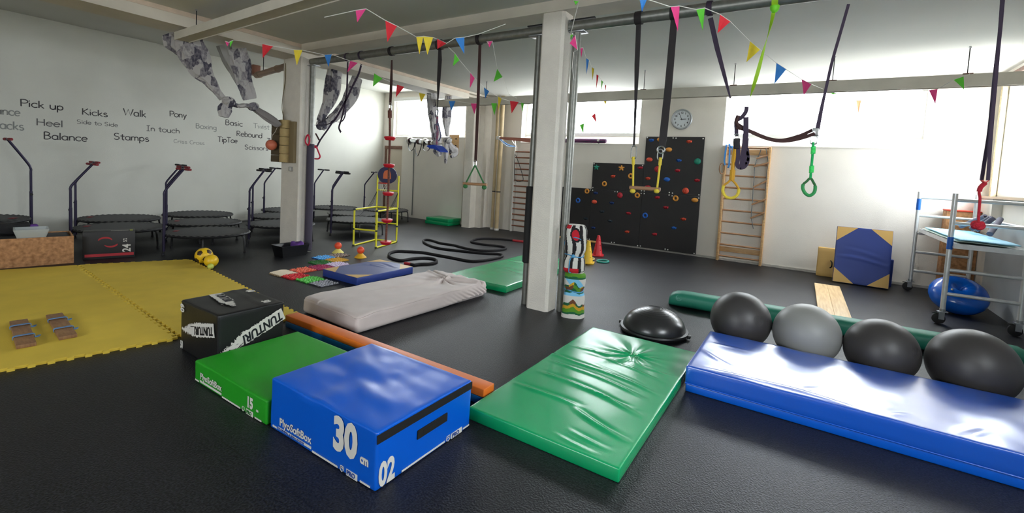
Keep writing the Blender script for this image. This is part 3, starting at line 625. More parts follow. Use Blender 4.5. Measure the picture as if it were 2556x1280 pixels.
mb = MB(); mb.box(-.10, .30, .395, -.06, .50, .397); part('top_print', mb, mat('pale_label', (150, 146, 140), .6), t); part('top_sticker', MB().box(-.16, .515, .395, -.03, .55, .397), mat('lime_sticker', (170, 176, 70), .6), t)
# --- yellow balls
YB_ = mat('yellow_ball_rubber', (234, 190, 30), .4)
t = thing('football', 'yellow football with dark patches at the corner of the yellow foam mat', 'ball', (-7.32, 3.17, 0), .4)
R_ = .115; part('shell', MB().ball(R_, (0,0,R_), 40), YB_, t); ph = (1+sqrt(5))/2
rotm = Matrix.Rotation(.5, 3, 'X') @ Matrix.Rotation(.35, 3, 'Z')
for v in [(0,s1,s2*ph) for s1 in (-1,1) for s2 in (-1,1)]+[(s1,s2*ph,0) for s1 in (-1,1) for s2 in (-1,1)]+[(s2*ph,0,s1) for s1 in (-1,1) for s2 in (-1,1)]:
    d = (rotm @ Vector(v)).normalized(); u = d.orthogonal().normalized(); w = d.cross(u); vs = [d*R_*1.008+Vector((0,0,R_))]
    for k, rr in ((0, .18), (1, .36)):
        for i in range(10):
            a = 2*pi*i/10; q = rr*(1 if i % 2 == 0 else .83); vs.append((d*cos(q)+(u*cos(a)+w*sin(a))*sin(q))*R_*1.008+Vector((0,0,R_)))
    part('patch', MB().add(vs, [(0, 1+i, 1+(i+1)%10) for i in range(10)]+[(1+i, 11+i, 11+(i+1)%10, 1+(i+1)%10) for i in range(10)]), mat('dark_patch', (62, 44, 26), .5), t)
def ball_thing(name, loc, r, m, label, grp=None):
    t = thing(name, label, 'ball', loc, .3, grp); part('shell', MB().ball(r, (0,0,r), 32), m, t); part('valve', MB().lathe([(.006, 0), (.006, .002), (0, .002)], 10, (0, 0, 2*r-.001)), mat('pale_valve', (220, 215, 190), .5), t); return t
ball_thing('play_ball', (-7.02, 3.135, 0), .09, YB_, 'plain yellow ball touching the yellow football')
solo('small_ball', MB().ball(.04, (0,0,.04), 24), mat('lime_ball', (196, 204, 90), .5), 'small lime green ball in front of the plain yellow ball', 'ball', None, (-6.89, 3.07, 0))
# --- black tub by the left pillar
t = thing('plastic_tub', 'black plastic tub with purple cloth at the foot of the left pillar', 'tub', (-7.085, 4.36, 0))
BP = mat('black_plastic', (17, 17, 19), .35)
mb = MB(); mb.add([(x*w_, y*l_, z) for z, w_, l_ in ((0, .125, .20), (.185, .155, .235), (.19, .17, .25), (.183, .17, .25), (.178, .15, .23), (.01, .115, .19)) for x, y in ((-1,-1),(1,-1),(1,1),(-1,1))],
   [(3,2,1,0)]+[(i*4+j, i*4+(j+1)%4, i*4+4+(j+1)%4, i*4+4+j) for i in range(5) for j in range(4)]+[(20,21,22,23)]); part('tub', mb, BP, t, smooth=False)
mb = MB().rbox(.2, .15, .09, .03, 3, 8, 8, 4, lambda p, d: Vector((p.x+.015*vnoise(p.y*20, p.z*20), p.y, p.z+.03*vnoise(p.x*16, p.y*16, 0, 2))), (.01, .11, .125)); part('cloth', mb, mat('purple_cloth', (92, 52, 132), .8), t)
# --- marker cones with balls on top
def marker(loc, yel, label1, label2):
    t = thing('marker_cone', label1, 'marker cone', loc, 0, 'yellow disc cones with balls')
    part('cone', MB().lathe([(.098, 0), (.100, .006), (.034, .072), (.030, .072), (.090, .004)], 28), yel, t)
    b = thing('small_ball', label2, 'ball', (loc[0], loc[1], .066), 0, 'orange red balls on cones'); part('shell', MB().ball(.06, (0,0,.06), 28), mat('orange_red_ball', (240, 84, 50), .4), b)
    part('seam', MB().tube([(.06*cos(2*pi*i/32), .0, .06+.06*sin(2*pi*i/32)) for i in range(32)], .0012, 5, closed=True), MATS['orange_red_ball'], b)
marker((-6.80, 5.06, 0), mat('pale_yellow_cone', (226, 214, 116), .5), 'pale yellow disc cone nearest the left pillar', 'orange red ball on the pale yellow disc cone')
marker((-6.23, 5.08, 0), mat('golden_cone', (222, 172, 44), .5), 'golden yellow disc cone nearest the battle rope', 'orange red ball on the golden yellow disc cone')
# --- sensory puzzle tiles
rd = random.Random(5)
def sens(loc, rgb, rgb2, kind, label, name='sensory_tile'):
    t = thing(name, label, 'sensory tile', (*loc, 0), 0, 'textured sensory floor tiles'); m = mat('tile_'+label.split()[0]+'_'+label.split()[1], rgb, .6); m2 = mat('knob_'+label.split()[0]+'_'+label.split()[1], rgb2, .5)
    s_ = .131; e = [(x, y) for x, y in jig((-s_,-s_), (s_,-s_), 4, .007, -1)+jig((s_,-s_), (s_,s_), 4, -.007, -1)+jig((s_,s_), (-s_,s_), 4, .007, -1)+jig((-s_,s_), (-s_,-s_), 4, -.007, -1)]
    part('tile', MB().prism(e, .012, (0,0,0)), m, t, smooth=False); mb = MB().box(-.127, -.127, .009, .127, .127, .0125)
    if kind == 'stones':
        for i in range(6):
            for j in range(6):
                r = rd.uniform(.011, .021); mb.ball(r, (-.11+.044*i+rd.uniform(-.01,.01), -.11+.044*j+rd.uniform(-.01,.01), .012), 10, (1, rd.uniform(.8,1.2), .9))
    elif kind == 'bars':
        for i in range(8): mb.tube(spline([(-.125+.0355*i, -.12, .014), (-.11+.0355*i, -.04, .024), (-.13+.0355*i, .04, .024), (-.115+.0355*i, .12, .014)], 3), .009, 6)
    elif kind == 'grass':
        for i in range(150):
            x, y = rd.uniform(-.125,.125), rd.uniform(-.125,.125); mb.tube([(x, y, .011), (x+rd.uniform(-.008,.008), y+rd.uniform(-.008,.008), .032)], [.004, .001], 4)
    part('relief', mb, m2, t)
sens((-6.0, 3.60), (150, 128, 96), (216, 200, 176), 'bars', 'beige ribbed sensory tile at the end of the coloured tile path')
sens((-6.0, 3.89), (196, 60, 40), (236, 112, 84), 'stones', 'orange pebbled sensory tile between the beige and the magenta ones')
sens((-5.745, 3.62), (186, 22, 34), (206, 40, 48), 'stones', 'red sensory tile between the beige and the light green ones')
sens((-6.0, 4.175), (160, 28, 84), (178, 40, 98), 'grass', 'magenta sensory tile touching the white and violet one')
sens((-5.455, 3.65), (40, 128, 36), (98, 196, 84), 'stones', 'light green pebbled sensory tile between the red and the grey ones')
sens((-5.165, 3.65), (52, 52, 58), (150, 150, 158), 'stones', 'grey pebbled sensory tile beside the covered mattress')
sens((-6.285, 4.37), (14, 92, 28), (20, 112, 34), 'grass', 'dark green grassy sensory tile between the blue and magenta ones')
sens((-6.0, 4.46), (104, 84, 124), (218, 200, 226), 'stones', 'white violet pebbled sensory tile beside the blue and tan mat')
sens((-6.57, 4.62), (16, 92, 176), (92, 172, 232), 'stones', 'blue pebbled sensory tile nearest the black tub')
sens((-6.285, 4.66), (206, 152, 34), (222, 172, 50), 'grass', 'golden yellow sensory tile next to the blue one')
sens((-6.57, 4.905), (62, 40, 36), (150, 130, 120), 'stones', 'brown pebbled sensory tile beside the pale yellow disc cone')
# --- battle rope
P_r = [(-5.228,5.251,0.02),(-5.157,5.261,0.02),(-5.151,5.363,0.02),(-5.066,5.485,0.02),(-5.056,5.617,0.02),(-5.132,5.753,0.02),(-5.291,5.844,0.02),(-5.434,5.801,0.02),(-5.533,5.609,0.02),(-5.539,5.446,0.02),(-5.555,5.352,0.02),(-5.675,5.33,0.02),(-5.861,5.393,0.02),(-6.034,5.523,0.02),(-6.162,5.68,0.02),(-6.203,5.862,0.02),(-6.062,5.983,0.02),(-5.822,6.128,0.02),(-5.539,6.144,0.02),(-5.193,6.159,0.02),(-4.845,6.152,0.02),(-4.698,6.217,0.02),(-4.613,6.454,0.02),(-4.593,6.762,0.02),(-4.633,6.976,0.02),(-4.793,7.089,0.02),(-5.085,6.906,0.02),(-5.554,6.756,0.02),(-5.875,6.684,0.02),(-6.159,6.733,0.02),(-6.492,6.893,0.02),(-6.698,7.063,0.02),(-6.783,7.216,0.02),(-6.648,7.26,0.02),(-6.29,7.149,0.02),(-5.985,7.176,0.02),(-5.601,7.092,0.02),(-5.358,7.073,0.02),(-5.154,7.195,0.02),(-5.031,7.435,0.02),(-5.034,7.677,0.02),(-5.181,7.829,0.02),(-5.375,7.821,0.02),(-5.631,7.74,0.02),(-5.874,7.741,0.02),(-6.019,7.812,0.02),(-6.166,8.165,0.02),(-6.12,8.4,0.02),(-5.862,8.639,0.02),(-5.652,8.7,0.02),(-5.53,8.717,0.02)]
t = thing('battle_rope', 'thick black battle rope with red ends snaking across the floor', 'rope', tuple(Vector(P_r[20])*Vector((1,1,0))) if False else (P_r[20][0], P_r[20][1], 0))
sp = spline(P_r, 6); part('rope', MB().tube(sp, .022, 10), mat('black_rope', (26, 22, 25), .8, bump=.8, bscale=70), t, world=True)
def cont(a, b, l): d = (Vector(b)-Vector(a)).normalized(); return tuple(Vector(b)+d*l)
for a, b, l in ((P_r[1], P_r[0], .12), (P_r[-2], P_r[-1], .30)): part('red_end_grip', MB().tube([b, cont(a, b, l)], .025, 10), mat('red_heat_shrink', (178, 40, 48), .5), t, world=True)
# --- yellow pipe frame with the toy basketball board
YP = mat('yellow_pipe', (226, 218, 48), .4); YJ = mat('dark_joint', (40, 52, 40), .5)
fa, fb, fc = Vector((-7.176, 5.677, 0)), Vector((-6.722, 5.826, 0)), Vector((-6.991, 6.584, 0)); fd = fa+(fc-fb); Zs, Zt, Zm = .70, 1.36, .33
t = thing('pipe_climber', 'yellow plastic pipe frame with basketball board, standing before the trampolines', 'climbing frame', tuple((fa+fb+fc+fd)/4))
up = lambda p, z: Vector((p.x, p.y, z)); r_ = .017
for p, z in ((fa, Zs), (fb, Zs), (fc, Zt), (fd, Zt)): part('post', MB().cyl(up(p, 0), up(p, z), r_), YP, t, world=True)
for p, q, z in ((fa,fd,.017), (fb,fc,.017), (fd,fc,.017), (fa,fb,Zm), (fc,fd,Zm+.05), (fa,fd,Zs), (fb,fc,Zs), (fd,fc,Zs), (fd,fc,1.05)): part('rail', MB().cyl(up(p, z), up(q, z), r_*.95), YP, t, world=True)
for p in (fa, fb, fc, fd):
    for z in (.017, Zm, Zs): part('joint', MB().ball(.024, up(p, z), 12), YJ, t, world=True)
mc = (fc+fd)/2; dr = (fc-fd).normalized(); nr = Vector((dr.y, -dr.x, 0))
mb = MB(); mb.prism([(.215*cos(2*pi*i/36), .175*sin(2*pi*i/36)) for i in range(36)], .012, up(mc, 1.36)+nr*.03, dr, (0,0,1)); bd = part('backboard', mb, mat('navy_board', (40, 40, 84), .4), t, world=True)
mb = MB(); mb.prism([(-.09,-.07),(.09,-.07),(.085,.03),(.06,.09),(0,.11),(-.06,.09),(-.085,.03)], .002, up(mc, 1.355)+nr*.044, dr, (0,0,1)); part('orange_print', mb, mat('orange_print', (216, 112, 66), .5), bd, world=True)
mb = MB(); mb.tube([up(mc, 1.20)+nr*(.16+.11*sin(2*pi*i/24))+dr*.11*cos(2*pi*i/24) for i in range(24)], .007, 6, closed=True); part('hoop', mb, mat('red_hoop', (190, 50, 40), .4), t, world=True)
mb = MB()
for i in range(12):
    for s_ in (1, -1):
        a0, a1 = 2*pi*i/12, 2*pi*(i+s_*1.5)/12; mb.tube([up(mc, 1.20-.16*k)+nr*(.16+(.11-.045*k)*sin(a0+(a1-a0)*k))+dr*(.11-.045*k)*cos(a0+(a1-a0)*k) for k in (0, .33, .66, 1)], .002, 4)
part('net', mb, mat('white_net_cord', (214, 212, 206), .7), t, world=True)
mb = MB()
for f in (0, 1):
    for k in range(3): a = up(fd if f == 0 else fc, 1.03); b = up((fa if f == 0 else fb)*(.35+.2*k)+(fd if f == 0 else fc)*(.65-.2*k), Zs-.06*k); m_ = (a+b)/2-Vector((0,0,.06)); mb.tube(spline([a, m_, b], 5), .004, 5)
part('ball_return_cord', mb, mat('dark_cord', (40, 40, 42), .7), t, world=True)
# --- stack of green floor pads in the far corner
t = thing('floor_pad', 'green floor pad on the floor by the far wall, lower of the two', 'pad', (-8.52, 9.72, 0), .06, 'stacked green floor pads'); part('pad', MB().rbox(.80, .55, .09, .01, 2, 6, 6, 1), V_GREEN, t); part('seam', MB().tube([(-.39,-.27,.045),(.39,-.27,.045),(.39,.27,.045),(-.39,.27,.045)], .006, 6, closed=True), V_GREEN, t)
dup(t, (-8.50, 9.73, .0915), .02, 'green floor pad stacked upper on the other one by the far wall')
# --- ribbed pad and fittings on the left pillar
t = thing('ribbed_panel', 'brown and tan ribbed panel fixed to the left pillar above the socket', 'panel', (-7.60, 4.54, 1.52))
DBR = mat('dark_brown_ribs', (88, 74, 52), .8); TANP = mat('tan_foam', (176, 152, 104), .8, noise=.06, nscale=20)
mb = MB()
for k in range(6): mb.rbox(.26, .07, .118, .006, 2, c=(-.20, -.035, .12*k))
part('dark_ribs', mb, DBR, t)
mb = MB()
for k in range(5): mb.tube([(.02, -.03, .004+.144*k), (.02, -.03, .020+.144*k), (.02, -.03, .128+.144*k), (.02, -.03, .142+.144*k)], [.075, .082, .082, .075], 18)
part('tan_column', mb, TANP, t); part('side_board', MB().rbox(.14, .05, .70, .004, 2, c=(.155, .032, 0)), mat('brown_board', (128, 112, 82), .8), t)
t = thing('hanging_ball', 'salmon orange ball hanging by a cord from the ribbed panel', 'ball', (-7.74, 4.37, 1.805)); part('shell', MB().ball(.09, (0,0,0), 28), mat('salmon_rubber', (206, 112, 84), .5), t); part('cord', MB().tube([(0,0,.085),(.02,.0,.16),(.05,.03,.22),(.06,.06,.30)], .004, 6), mat('white_cord', (206, 202, 190), .7), t)
t = thing('wall_socket', 'small grey socket on the left pillar under the ribbed panel', 'socket', (-7.50, 4.60, 1.375)); part('case', MB().rbox(.08, .035, .075, .006, 2, c=(0, -.0175, 0)), mat('grey_plastic', (150, 148, 144), .4), t); part('cover', MB().rbox(.045, .012, .06, .004, 2, c=(.014, -.04, .006)), mat('pale_plastic', (200, 198, 192), .4), t)
solo('cable', MB().tube(spline([(-7.74,4.588,3.222),(-7.74,4.588,2.935),(-7.801,4.588,2.664),(-7.817,4.588,2.457),(-7.775,4.588,2.318),(-7.744,4.588,2.165)], 5), .006, 6), mat('beige_cable', (120, 106, 70), .6), 'thin beige cable running down the left edge of the left pillar', 'cable')
# --- drain pipe under the ceiling of the left bay
t = thing('drain_pipe', 'brown drain pipe hanging under the ceiling behind the left pillar', 'pipe', (-9.2, 7.0, 3.2))
PB = mat('brown_pipe', (150, 124, 104), .6); pa, pb = Vector((-10.3,5.449,3.355)), Vector((-8.6,5.125,3.271)); pb.z = pa.z
part('pipe', MB().cyl(pa, pb, .062), PB, t, world=True)
for f in (.12, .72): q = pa+(pb-pa)*f; part('collar', MB().cyl(q-(pb-pa).normalized()*.03, q+(pb-pa).normalized()*.03, .072), PB, t, world=True)
for f in (.25, .95): q = pa+(pb-pa)*f; part('hanger', MB().cyl(q, Vector((q.x, q.y, ZL)), .008), T_BLK, t, world=True)
part('junction_box', MB().rbox(.28, .16, .2, .01, 2, c=tuple(pa+Vector((-.12, .0, .02)))), mat('reddish_box', (140, 92, 72), .6), t, world=True)
# --- hand lettering on the left wall
def arc(cx, cy, rx, ry, a0, a1, n=12): return [(cx+rx*cos(radians(a0+(a1-a0)*i/n)), cy+ry*sin(radians(a0+(a1-a0)*i/n))) for i in range(n+1)]
def o_(x=.27): return arc(x, .31, .25, .31, 90, 450, 20)
GL_ = {'P': (.56, [[(.08,0),(.06,1)], [(.06,.95)]+arc(.2,.72,.34,.27,70,-80)+[(.07,.47)]]), 'i': (.2, [[(.09,0),(.09,.6)], arc(.09,.84,.02,.02,0,360,6)]), 'c': (.48, [arc(.28,.31,.24,.30,45,315)]),
 'k': (.48, [[(.08,0),(.08,1)], [(.40,.58),(.1,.26)], [(.17,.32),(.44,0)]]), 'u': (.54, [[(.07,.62)]+arc(.26,.25,.19,.25,180,360)+[(.45,.62)], [(.45,.62),(.47,0)]]), 'p': (.54, [[(.07,.62),(.07,-.38)], arc(.27,.31,.21,.29,170,-170,18)]),
 'K': (.62, [[(.08,0),(.08,1)], [(.52,1),(.09,.48)], [(.15,.54),(.58,0)]]), 's': (.46, [arc(.23,.46,.15,.15,35,250)+arc(.22,.16,.17,.16,80,-150)]), 'W': (.98, [[(.04,1),(.26,.02),(.49,.9),(.7,.02),(.94,1)]]),
 'a': (.54, [arc(.26,.31,.22,.29,35,325,18), [(.46,.6),(.46,.12),(.5,0)]]), 'l': (.2, [[(.1,1),(.1,0)]]), 'o': (.54, [o_()]), 'n': (.52, [[(.07,.62),(.08,0)], [(.08,.36)]+arc(.26,.38,.18,.22,170,0)+[(.45,0)]]),
 'y': (.5, [[(.04,.62),(.25,.06)], [(.46,.62),(.14,-.38)]]), 'H': (.66, [[(.08,1),(.08,0)], [(.56,1),(.57,0)], [(.08,.5),(.56,.5)]]), 'e': (.52, [[(.05,.33),(.47,.35)]+arc(.26,.31,.22,.30,10,320,18)]),
 'S': (.6, [arc(.3,.74,.21,.24,35,240)+arc(.28,.25,.23,.25,70,-150)]), 'd': (.56, [[(.47,1),(.47,0)], arc(.26,.30,.21,.29,20,340,18)]), 't': (.42, [[(.2,.9),(.2,.1),(.26,0),(.36,.03)], [(.02,.6),(.39,.6)]]),
 'B': (.6, [[(.08,0),(.08,1)], [(.08,1)]+arc(.2,.77,.26,.23,80,-80)+[(.12,.53)]+arc(.22,.27,.30,.27,80,-90)+[(.08,0)]]), 'm': (.76, [[(.07,.62),(.07,0)], [(.07,.38)]+arc(.22,.40,.15,.2,170,0)+[(.37,0)], [(.37,.38)]+arc(.52,.40,.15,.2,170,0)+[(.68,0)]]),
 'I': (.46, [[(.22,1),(.22,0)], [(.04,1),(.41,1)], [(.04,0),(.41,0)]]), 'h': (.52, [[(.08,1),(.08,0)], [(.08,.36)]+arc(.26,.38,.18,.22,170,0)+[(.45,0)]]), 'x': (.5, [[(.05,.62),(.44,0)], [(.44,.62),(.05,0)]]),
 'g': (.54, [arc(.26,.32,.21,.28,35,325,18), [(.46,.62),(.46,-.16)]+arc(.27,-.18,.19,.2,0,-150)]), 'T': (.64, [[(.02,1),(.62,1)], [(.32,1),(.32,0)]]), 'w': (.72, [[(.03,.62),(.2,.02),(.36,.55),(.52,.02),(.68,.62)]]),
 'R': (.6, [[(.08,0),(.07,1)], [(.07,.97)]+arc(.2,.74,.3,.25,70,-85)+[(.09,.49)], [(.16,.48),(.56,0)]]), 'b': (.54, [[(.08,1),(.08,0)], arc(.28,.30,.21,.29,160,-160,18)]), 'J': (.58, [[(.12,1),(.56,1)], [(.38,1),(.38,.22)]+arc(.22,.2,.16,.2,0,-160)]),
 'r': (.42, [[(.08,.62),(.08,0)], [(.08,.36)]+arc(.25,.4,.17,.2,165,35)]), 'C': (.62, [arc(.34,.5,.28,.5,50,310,18)]), ' ': (.34, [])}
def word(txt, y0, y1, z, cap, m):
    w = sum(GL_[c][0] for c in txt); k = (y1-y0)/w; x = 0; mb = MB(); r = .072*cap
    for c in txt:
        gw, st = GL_[c]
        for s_ in st: mb.tube([(XW+.001, y0+(x+a)*k, z+b*cap) for a, b in s_], r, 6)
        x += gw
    mb.v = [(XW+(a-XW)*.25, b, c) for a, b, c in mb.v]
    struct('lettering', mb, m, wall_left, smooth=True, label='painted word %s on the left wall' % txt)
W1, W2, W3 = mat('charcoal_lettering', (66, 62, 64), .8), mat('grey_lettering', (96, 94, 94), .8), mat('faded_lettering', (138, 140, 136), .8)
for txt, a, b, top, m in ((('Pick up'), (-11.65,2.108,2.264), (-11.65,2.668,2.229), (-11.65,2.109,2.389), W1), ('Kicks', (-11.65,2.918,2.196), (-11.65,3.309,2.215), (-11.65,2.918,2.316), W1), ('Walk', (-11.65,3.541,2.268), (-11.65,3.926,2.285), (-11.65,3.541,2.404), W1), ('Pony', (-11.65,4.338,2.345), (-11.65,4.664,2.36), (-11.65,4.337,2.464), W1),
  ('Heel', (-11.65,2.304,1.932), (-11.65,2.661,1.942), (-11.65,2.305,2.053), W2), ('Side to Side', (-11.65,2.844,2.022), (-11.65,3.465,2.037), (-11.65,2.844,2.097), W2), ('Balance', (-11.65,2.395,1.691), (-11.65,3.004,1.712), (-11.65,2.396,1.82), W1), ('Stamps', (-11.65,3.39,1.776), (-11.65,3.984,1.785), (-11.65,3.39,1.902), W1),
  ('In touch', (-11.65,3.927,1.996), (-11.65,4.536,2.013), (-11.65,3.927,2.103), W2), ('Boxing', (-11.65,4.84,2.15), (-11.65,5.28,2.159), (-11.65,4.839,2.257), W3), ('Basic', (-11.65,5.461,2.29), (-11.65,5.862,2.306), (-11.65,5.459,2.412), W1), ('Twist', (-11.65,6.111,2.284), (-11.65,6.523,2.297), (-11.65,6.109,2.402), W3),
  ('Rebound', (-11.65,5.718,2.051), (-11.65,6.344,2.068), (-11.65,5.715,2.175), W1), ('TipToe', (-11.65,5.301,1.883), (-11.65,5.748,1.89), (-11.65,5.299,2.003), W1), ('Jogging', (-11.65,6.438,1.944), (-11.65,7.137,1.957), (-11.65,6.436,2.066), W1), ('Scissors', (-11.65,5.91,1.757), (-11.65,6.504,1.756), (-11.65,5.908,1.864), W1),
  ('Criss Cross', (-11.65,4.417,1.794), (-11.65,5.031,1.788), (-11.65,4.416,1.872), W3), ('Bounce', (-11.65,1.653,2.052), (-11.65,2.112,2.092), (-11.65,1.655,2.185), W3), ('Jacks', (-11.65,1.776,1.82), (-11.65,2.159,1.839), (-11.65,1.777,1.961), W3)):
    word(txt, a[1], b[1], (a[2]+b[2])/2, top[2]-a[2], m)
# ================================================================== back wall and right side
WOOD = mat('beech_wood', (206, 168, 118), .5, rgb2=(184, 142, 96), nscale=5, stretch=(2, 2, 12)); RUNG = mat('rung_wood', (176, 134, 98), .5, rgb2=(152, 110, 78), nscale=5, stretch=(2, 14, 14)); RUNG2 = mat('red_brown_rung', (146, 92, 66), .5, rgb2=(124, 76, 54), nscale=5); WHITEP = mat('white_paint', (206, 202, 194), .6)
def wall_bars(name, label, x0, x1, h, zs, boards, pm, rm):
    t = thing(name, label, 'wall bars', ((x0+x1)/2, YB, 0), 0, 'wooden wall bars'); w = (x1-x0)/2
    for s_ in (-1, 1): part('post', MB().rbox(.045, .13, h, .006, 2, c=(s_*(w-.022), -.068, 0)), pm, t)
    for z in zs: part('rung', MB().tube([(-w+.03, -.10, z), (w-.03, -.10, z)], .018, 10), rm, t)
    for z, hh in boards: part('board', MB().rbox(2*w-.06, .022, hh, .004, 1, c=(0, -.05, z)), WOOD if pm is WOOD else rm, t)
    return t
wall_bars('wall_bars', 'beech wall bars on the back wall beside the climbing wall', -1.50, -.68, 2.31, [(-1.114,10.14,2.288)[2], (-1.089,10.14,1.958)[2], (-1.092,10.14,1.729)[2], (-1.095,10.14,1.491)[2], (-1.1,10.14,1.268)[2], (-1.111,10.14,1.035)[2], (-1.114,10.14,0.803)[2], (-1.111,10.14,0.57)[2], (-1.107,10.14,0.337)[2], (-1.097,10.14,0.104)[2]], [(2.15, .10), (.19, .10)], WOOD, RUNG)
wall_bars('wall_bars', 'white wall bars with red-brown rungs, partly hidden behind the central pillar', -6.54, -5.70, 2.21, [.16+.148*k for k in range(14)], [], WHITEP, RUNG2)
# rope ladder hung on the beech bars
t = thing('rope_ladder', 'small rope ladder with wooden rungs hanging on the beech wall bars', 'rope ladder', (-.88, 10.05, .9)); RD = mat('grey_green_rope', (84, 90, 92), .8)
zz = lambda x, y: (1720+x/3.767, 340+y/3.767)
la = [(-0.857,10.112,2.259),(-0.866,10.112,2.207),(-0.906,10.112,2.072),(-0.937,10.112,1.927),(-0.928,10.112,1.689),(-0.929,10.112,1.481),(-0.924,10.112,1.293),(-0.925,10.112,1.168),(-0.918,10.112,0.928),(-0.866,10.112,0.713)]
lb = [(-0.774,10.112,2.291),(-0.743,10.112,2.149),(-0.711,10.112,2.007),(-0.72,10.112,1.844),(-0.718,10.112,1.659),(-0.709,10.112,1.311),(-0.707,10.112,1.053),(-0.7,10.112,0.898)]
part('rope', MB().tube(spline(la, 4), .008, 6), RD, t, world=True); part('rope', MB().tube(spline(lb, 4), .008, 6), RD, t, world=True)
for a, b in [((-0.922,10.112,2.082),(-0.734,10.106,2.149)),((-0.959,10.112,1.922),(-0.693,10.106,2.014)),((-0.929,10.112,1.526),(-0.714,10.106,1.66)),((-0.934,10.112,1.182),(-0.697,10.106,1.308)),((-0.932,10.112,0.916),(-0.696,10.106,1.054))]: part('rung', MB().cyl(a, b, .017, 10), RUNG, t, world=True)
t = thing('blue_straps', 'bundle of blue straps and a wooden ring on top of the beech wall bars', 'straps', (-1.42, 10.05, 2.2)); BL = mat('bright_blue_strap', (56, 128, 196), .7)
for k, (dx, dz) in enumerate(((0, 0), (.05, .02), (.09, -.02))): part('strap', MB().strap(spline([(-1.47+dx, 10.12, 2.30+dz), (-1.46+dx, 10.02, 2.335+dz), (-1.46+dx*1.4, 9.98, 2.24), (-1.47+dx*1.8, 9.99, 2.02-.08*k), (-1.45+dx, 10.0, 1.93-.05*k)], 6), .03, .004, (1, .3, 0)), BL, t, world=True)
part('ring', MB().tube([(-1.50+.02*cos(a)*2.1, 9.985+.03*cos(a), 1.86+.105*sin(a)) for a in [2*pi*i/28 for i in range(28)]], .012, 8, closed=True), OAK, t, world=True)
# folding bar above the white bars
t = thing('pull_bar', 'red-brown bar with white bracket and blue cord above the white wall bars', 'bar', (-6.3, 9.6, 2.2))
pa, pb = Vector((-6.598,9.5,2.385)), Vector((-5.743,9.9,2.368)); part('bar', MB().prism([(0,-.03),((pb-pa).length,-.07),((pb-pa).length,.045),(0,.02)], .03, pa, (pb-pa).normalized(), (0,0,1)), mat('red_brown_board', (132, 70, 48), .5), t, world=True)
part('end_cap', MB().rbox(.10, .07, .085, .01, 2, c=(pa.x-.03, pa.y, pa.z-.045)), WHITEP, t, world=True)
pc = Vector((-6.354,9.9,2.199))
for k, m in ((0, BL), (.03, mat('pale_blue_cord', (160, 190, 216), .7))): part('cord', MB().tube(spline([pa+Vector((.02,0,-.02-k)), (pa+pc)/2+Vector((0,0,-.05-k*1.5)), pc], 6), .011, 6), m, t, world=True)
part('bracket', MB().strap([pc, (-6.486,9.9,2.36)], .035, .02, (0,1,0)).strap([pc, (-6.39,9.9,2.371)], .035, .02, (0,1,0)), WHITEP, t, world=True)
part('wall_arm', MB().cyl(pb, (pb.x, YB, pb.z), .02), T_BLK, t, world=True)
solo('trapeze_loop', MB().tube(spline([(-6.515,10.112,2.014),(-6.464,10.112,1.422),(-6.395,10.112,1.322),(-6.273,10.112,1.329),(-6.204,10.112,1.395),(-6.35,10.112,1.76),(-6.477,10.112,2.005)], 4), .008, 6), T_BLK, 'thin black rope loop hanging on the white wall bars', 'rope loop')
# vertical pipes
for k, (a, b) in enumerate((((-7.029,10,0.075), 'cream heating pipe running up the back wall, thinner one'), ((-6.85,9.95,0.077), 'cream heating pipe running up the back wall, beside the thinner one'))):
    t = thing('heating_pipe', b, 'pipe', (a[0], a[1], 0), 0, 'heating pipes'); r = (.04, .055)[k]; part('pipe', MB().tube([(0, 0, 0), (0, 0, ZC-.0)], r, 14), mat('cream_pipe_paint', (186, 164, 126), .6, noise=.1, nscale=6), t); part('collar', MB().tube([(0,0,.0),(0,0,.05)], r+.012, 14), WHITEP, t); part('clamp', MB().tube([(0,0,1.0),(0,0,1.03)], r+.006, 14), T_BLK, t)
# lining panel, door recess and fittings under window 1
struct('wall_lining', MB().box(-10.58, 10.06, 0, -8.15, YB, 2.44), WALL)
d1 = struct('door_1', MB().box(-11.42, YB-.03, 0, -10.62, YB, 2.06), mat('beige_door', (196, 184, 166), .6)); struct('trim_6', MB().box(-11.5, YB-.06, 2.06, -10.58, YB, 2.16), BROWN); struct('trim_7', MB().box(-11.5, YB-.05, 0, -11.42, YB, 2.06), BROWN)
struct('handle', MB().cyl((-10.72, YB-.03, 1.0), (-10.72, YB-.08, 1.0), .012).cyl((-10.72, YB-.075, 1.0), (-10.84, YB-.075, 1.0), .012), SILV, d1)
t = thing('wooden_plate', 'tan wooden plate with dark holes on the pale panel under the first window', 'plate', (-8.52, 10.06, 1.94)); part('board', MB().rbox(.34, .02, .56, .004, 1, c=(0, -.010, 0)), WOOD, t)
for x, z in ((-.09,.45), (.08,.45), (-.09,.26), (.08,.26), (-.09, .07)): part('bolt', MB().cyl((x, -.02, z), (x, -.03, z), .022), mat('dark_bolt', (44, 36, 32), .5), t)
solo('wall_cable', MB().tube([(-10.078,10.05,2.07),(-10.058,10.05,1.131),(-10.048,10.05,0.073)], .012, 6), mat('grey_conduit', (110, 114, 112), .6), 'grey cable conduit running down the pale panel under the first window', 'cable')
t = thing('chrome_bar', 'chrome bar with white rings and black straps below the first window', 'bar', (-9.704,9.7,2.217)); CHR = mat('chrome', (214, 216, 220), .12, metal=1.0)
pa, pb = Vector((-10.051,9.7,2.305)), Vector((-8.835,9.55,2.228)); d = (pb-pa).normalized(); part('bar', MB().tube([pa, pa+d*.12], .02, 10).tube([pa+d*.1, pb], .075, 16), CHR, t, world=True)
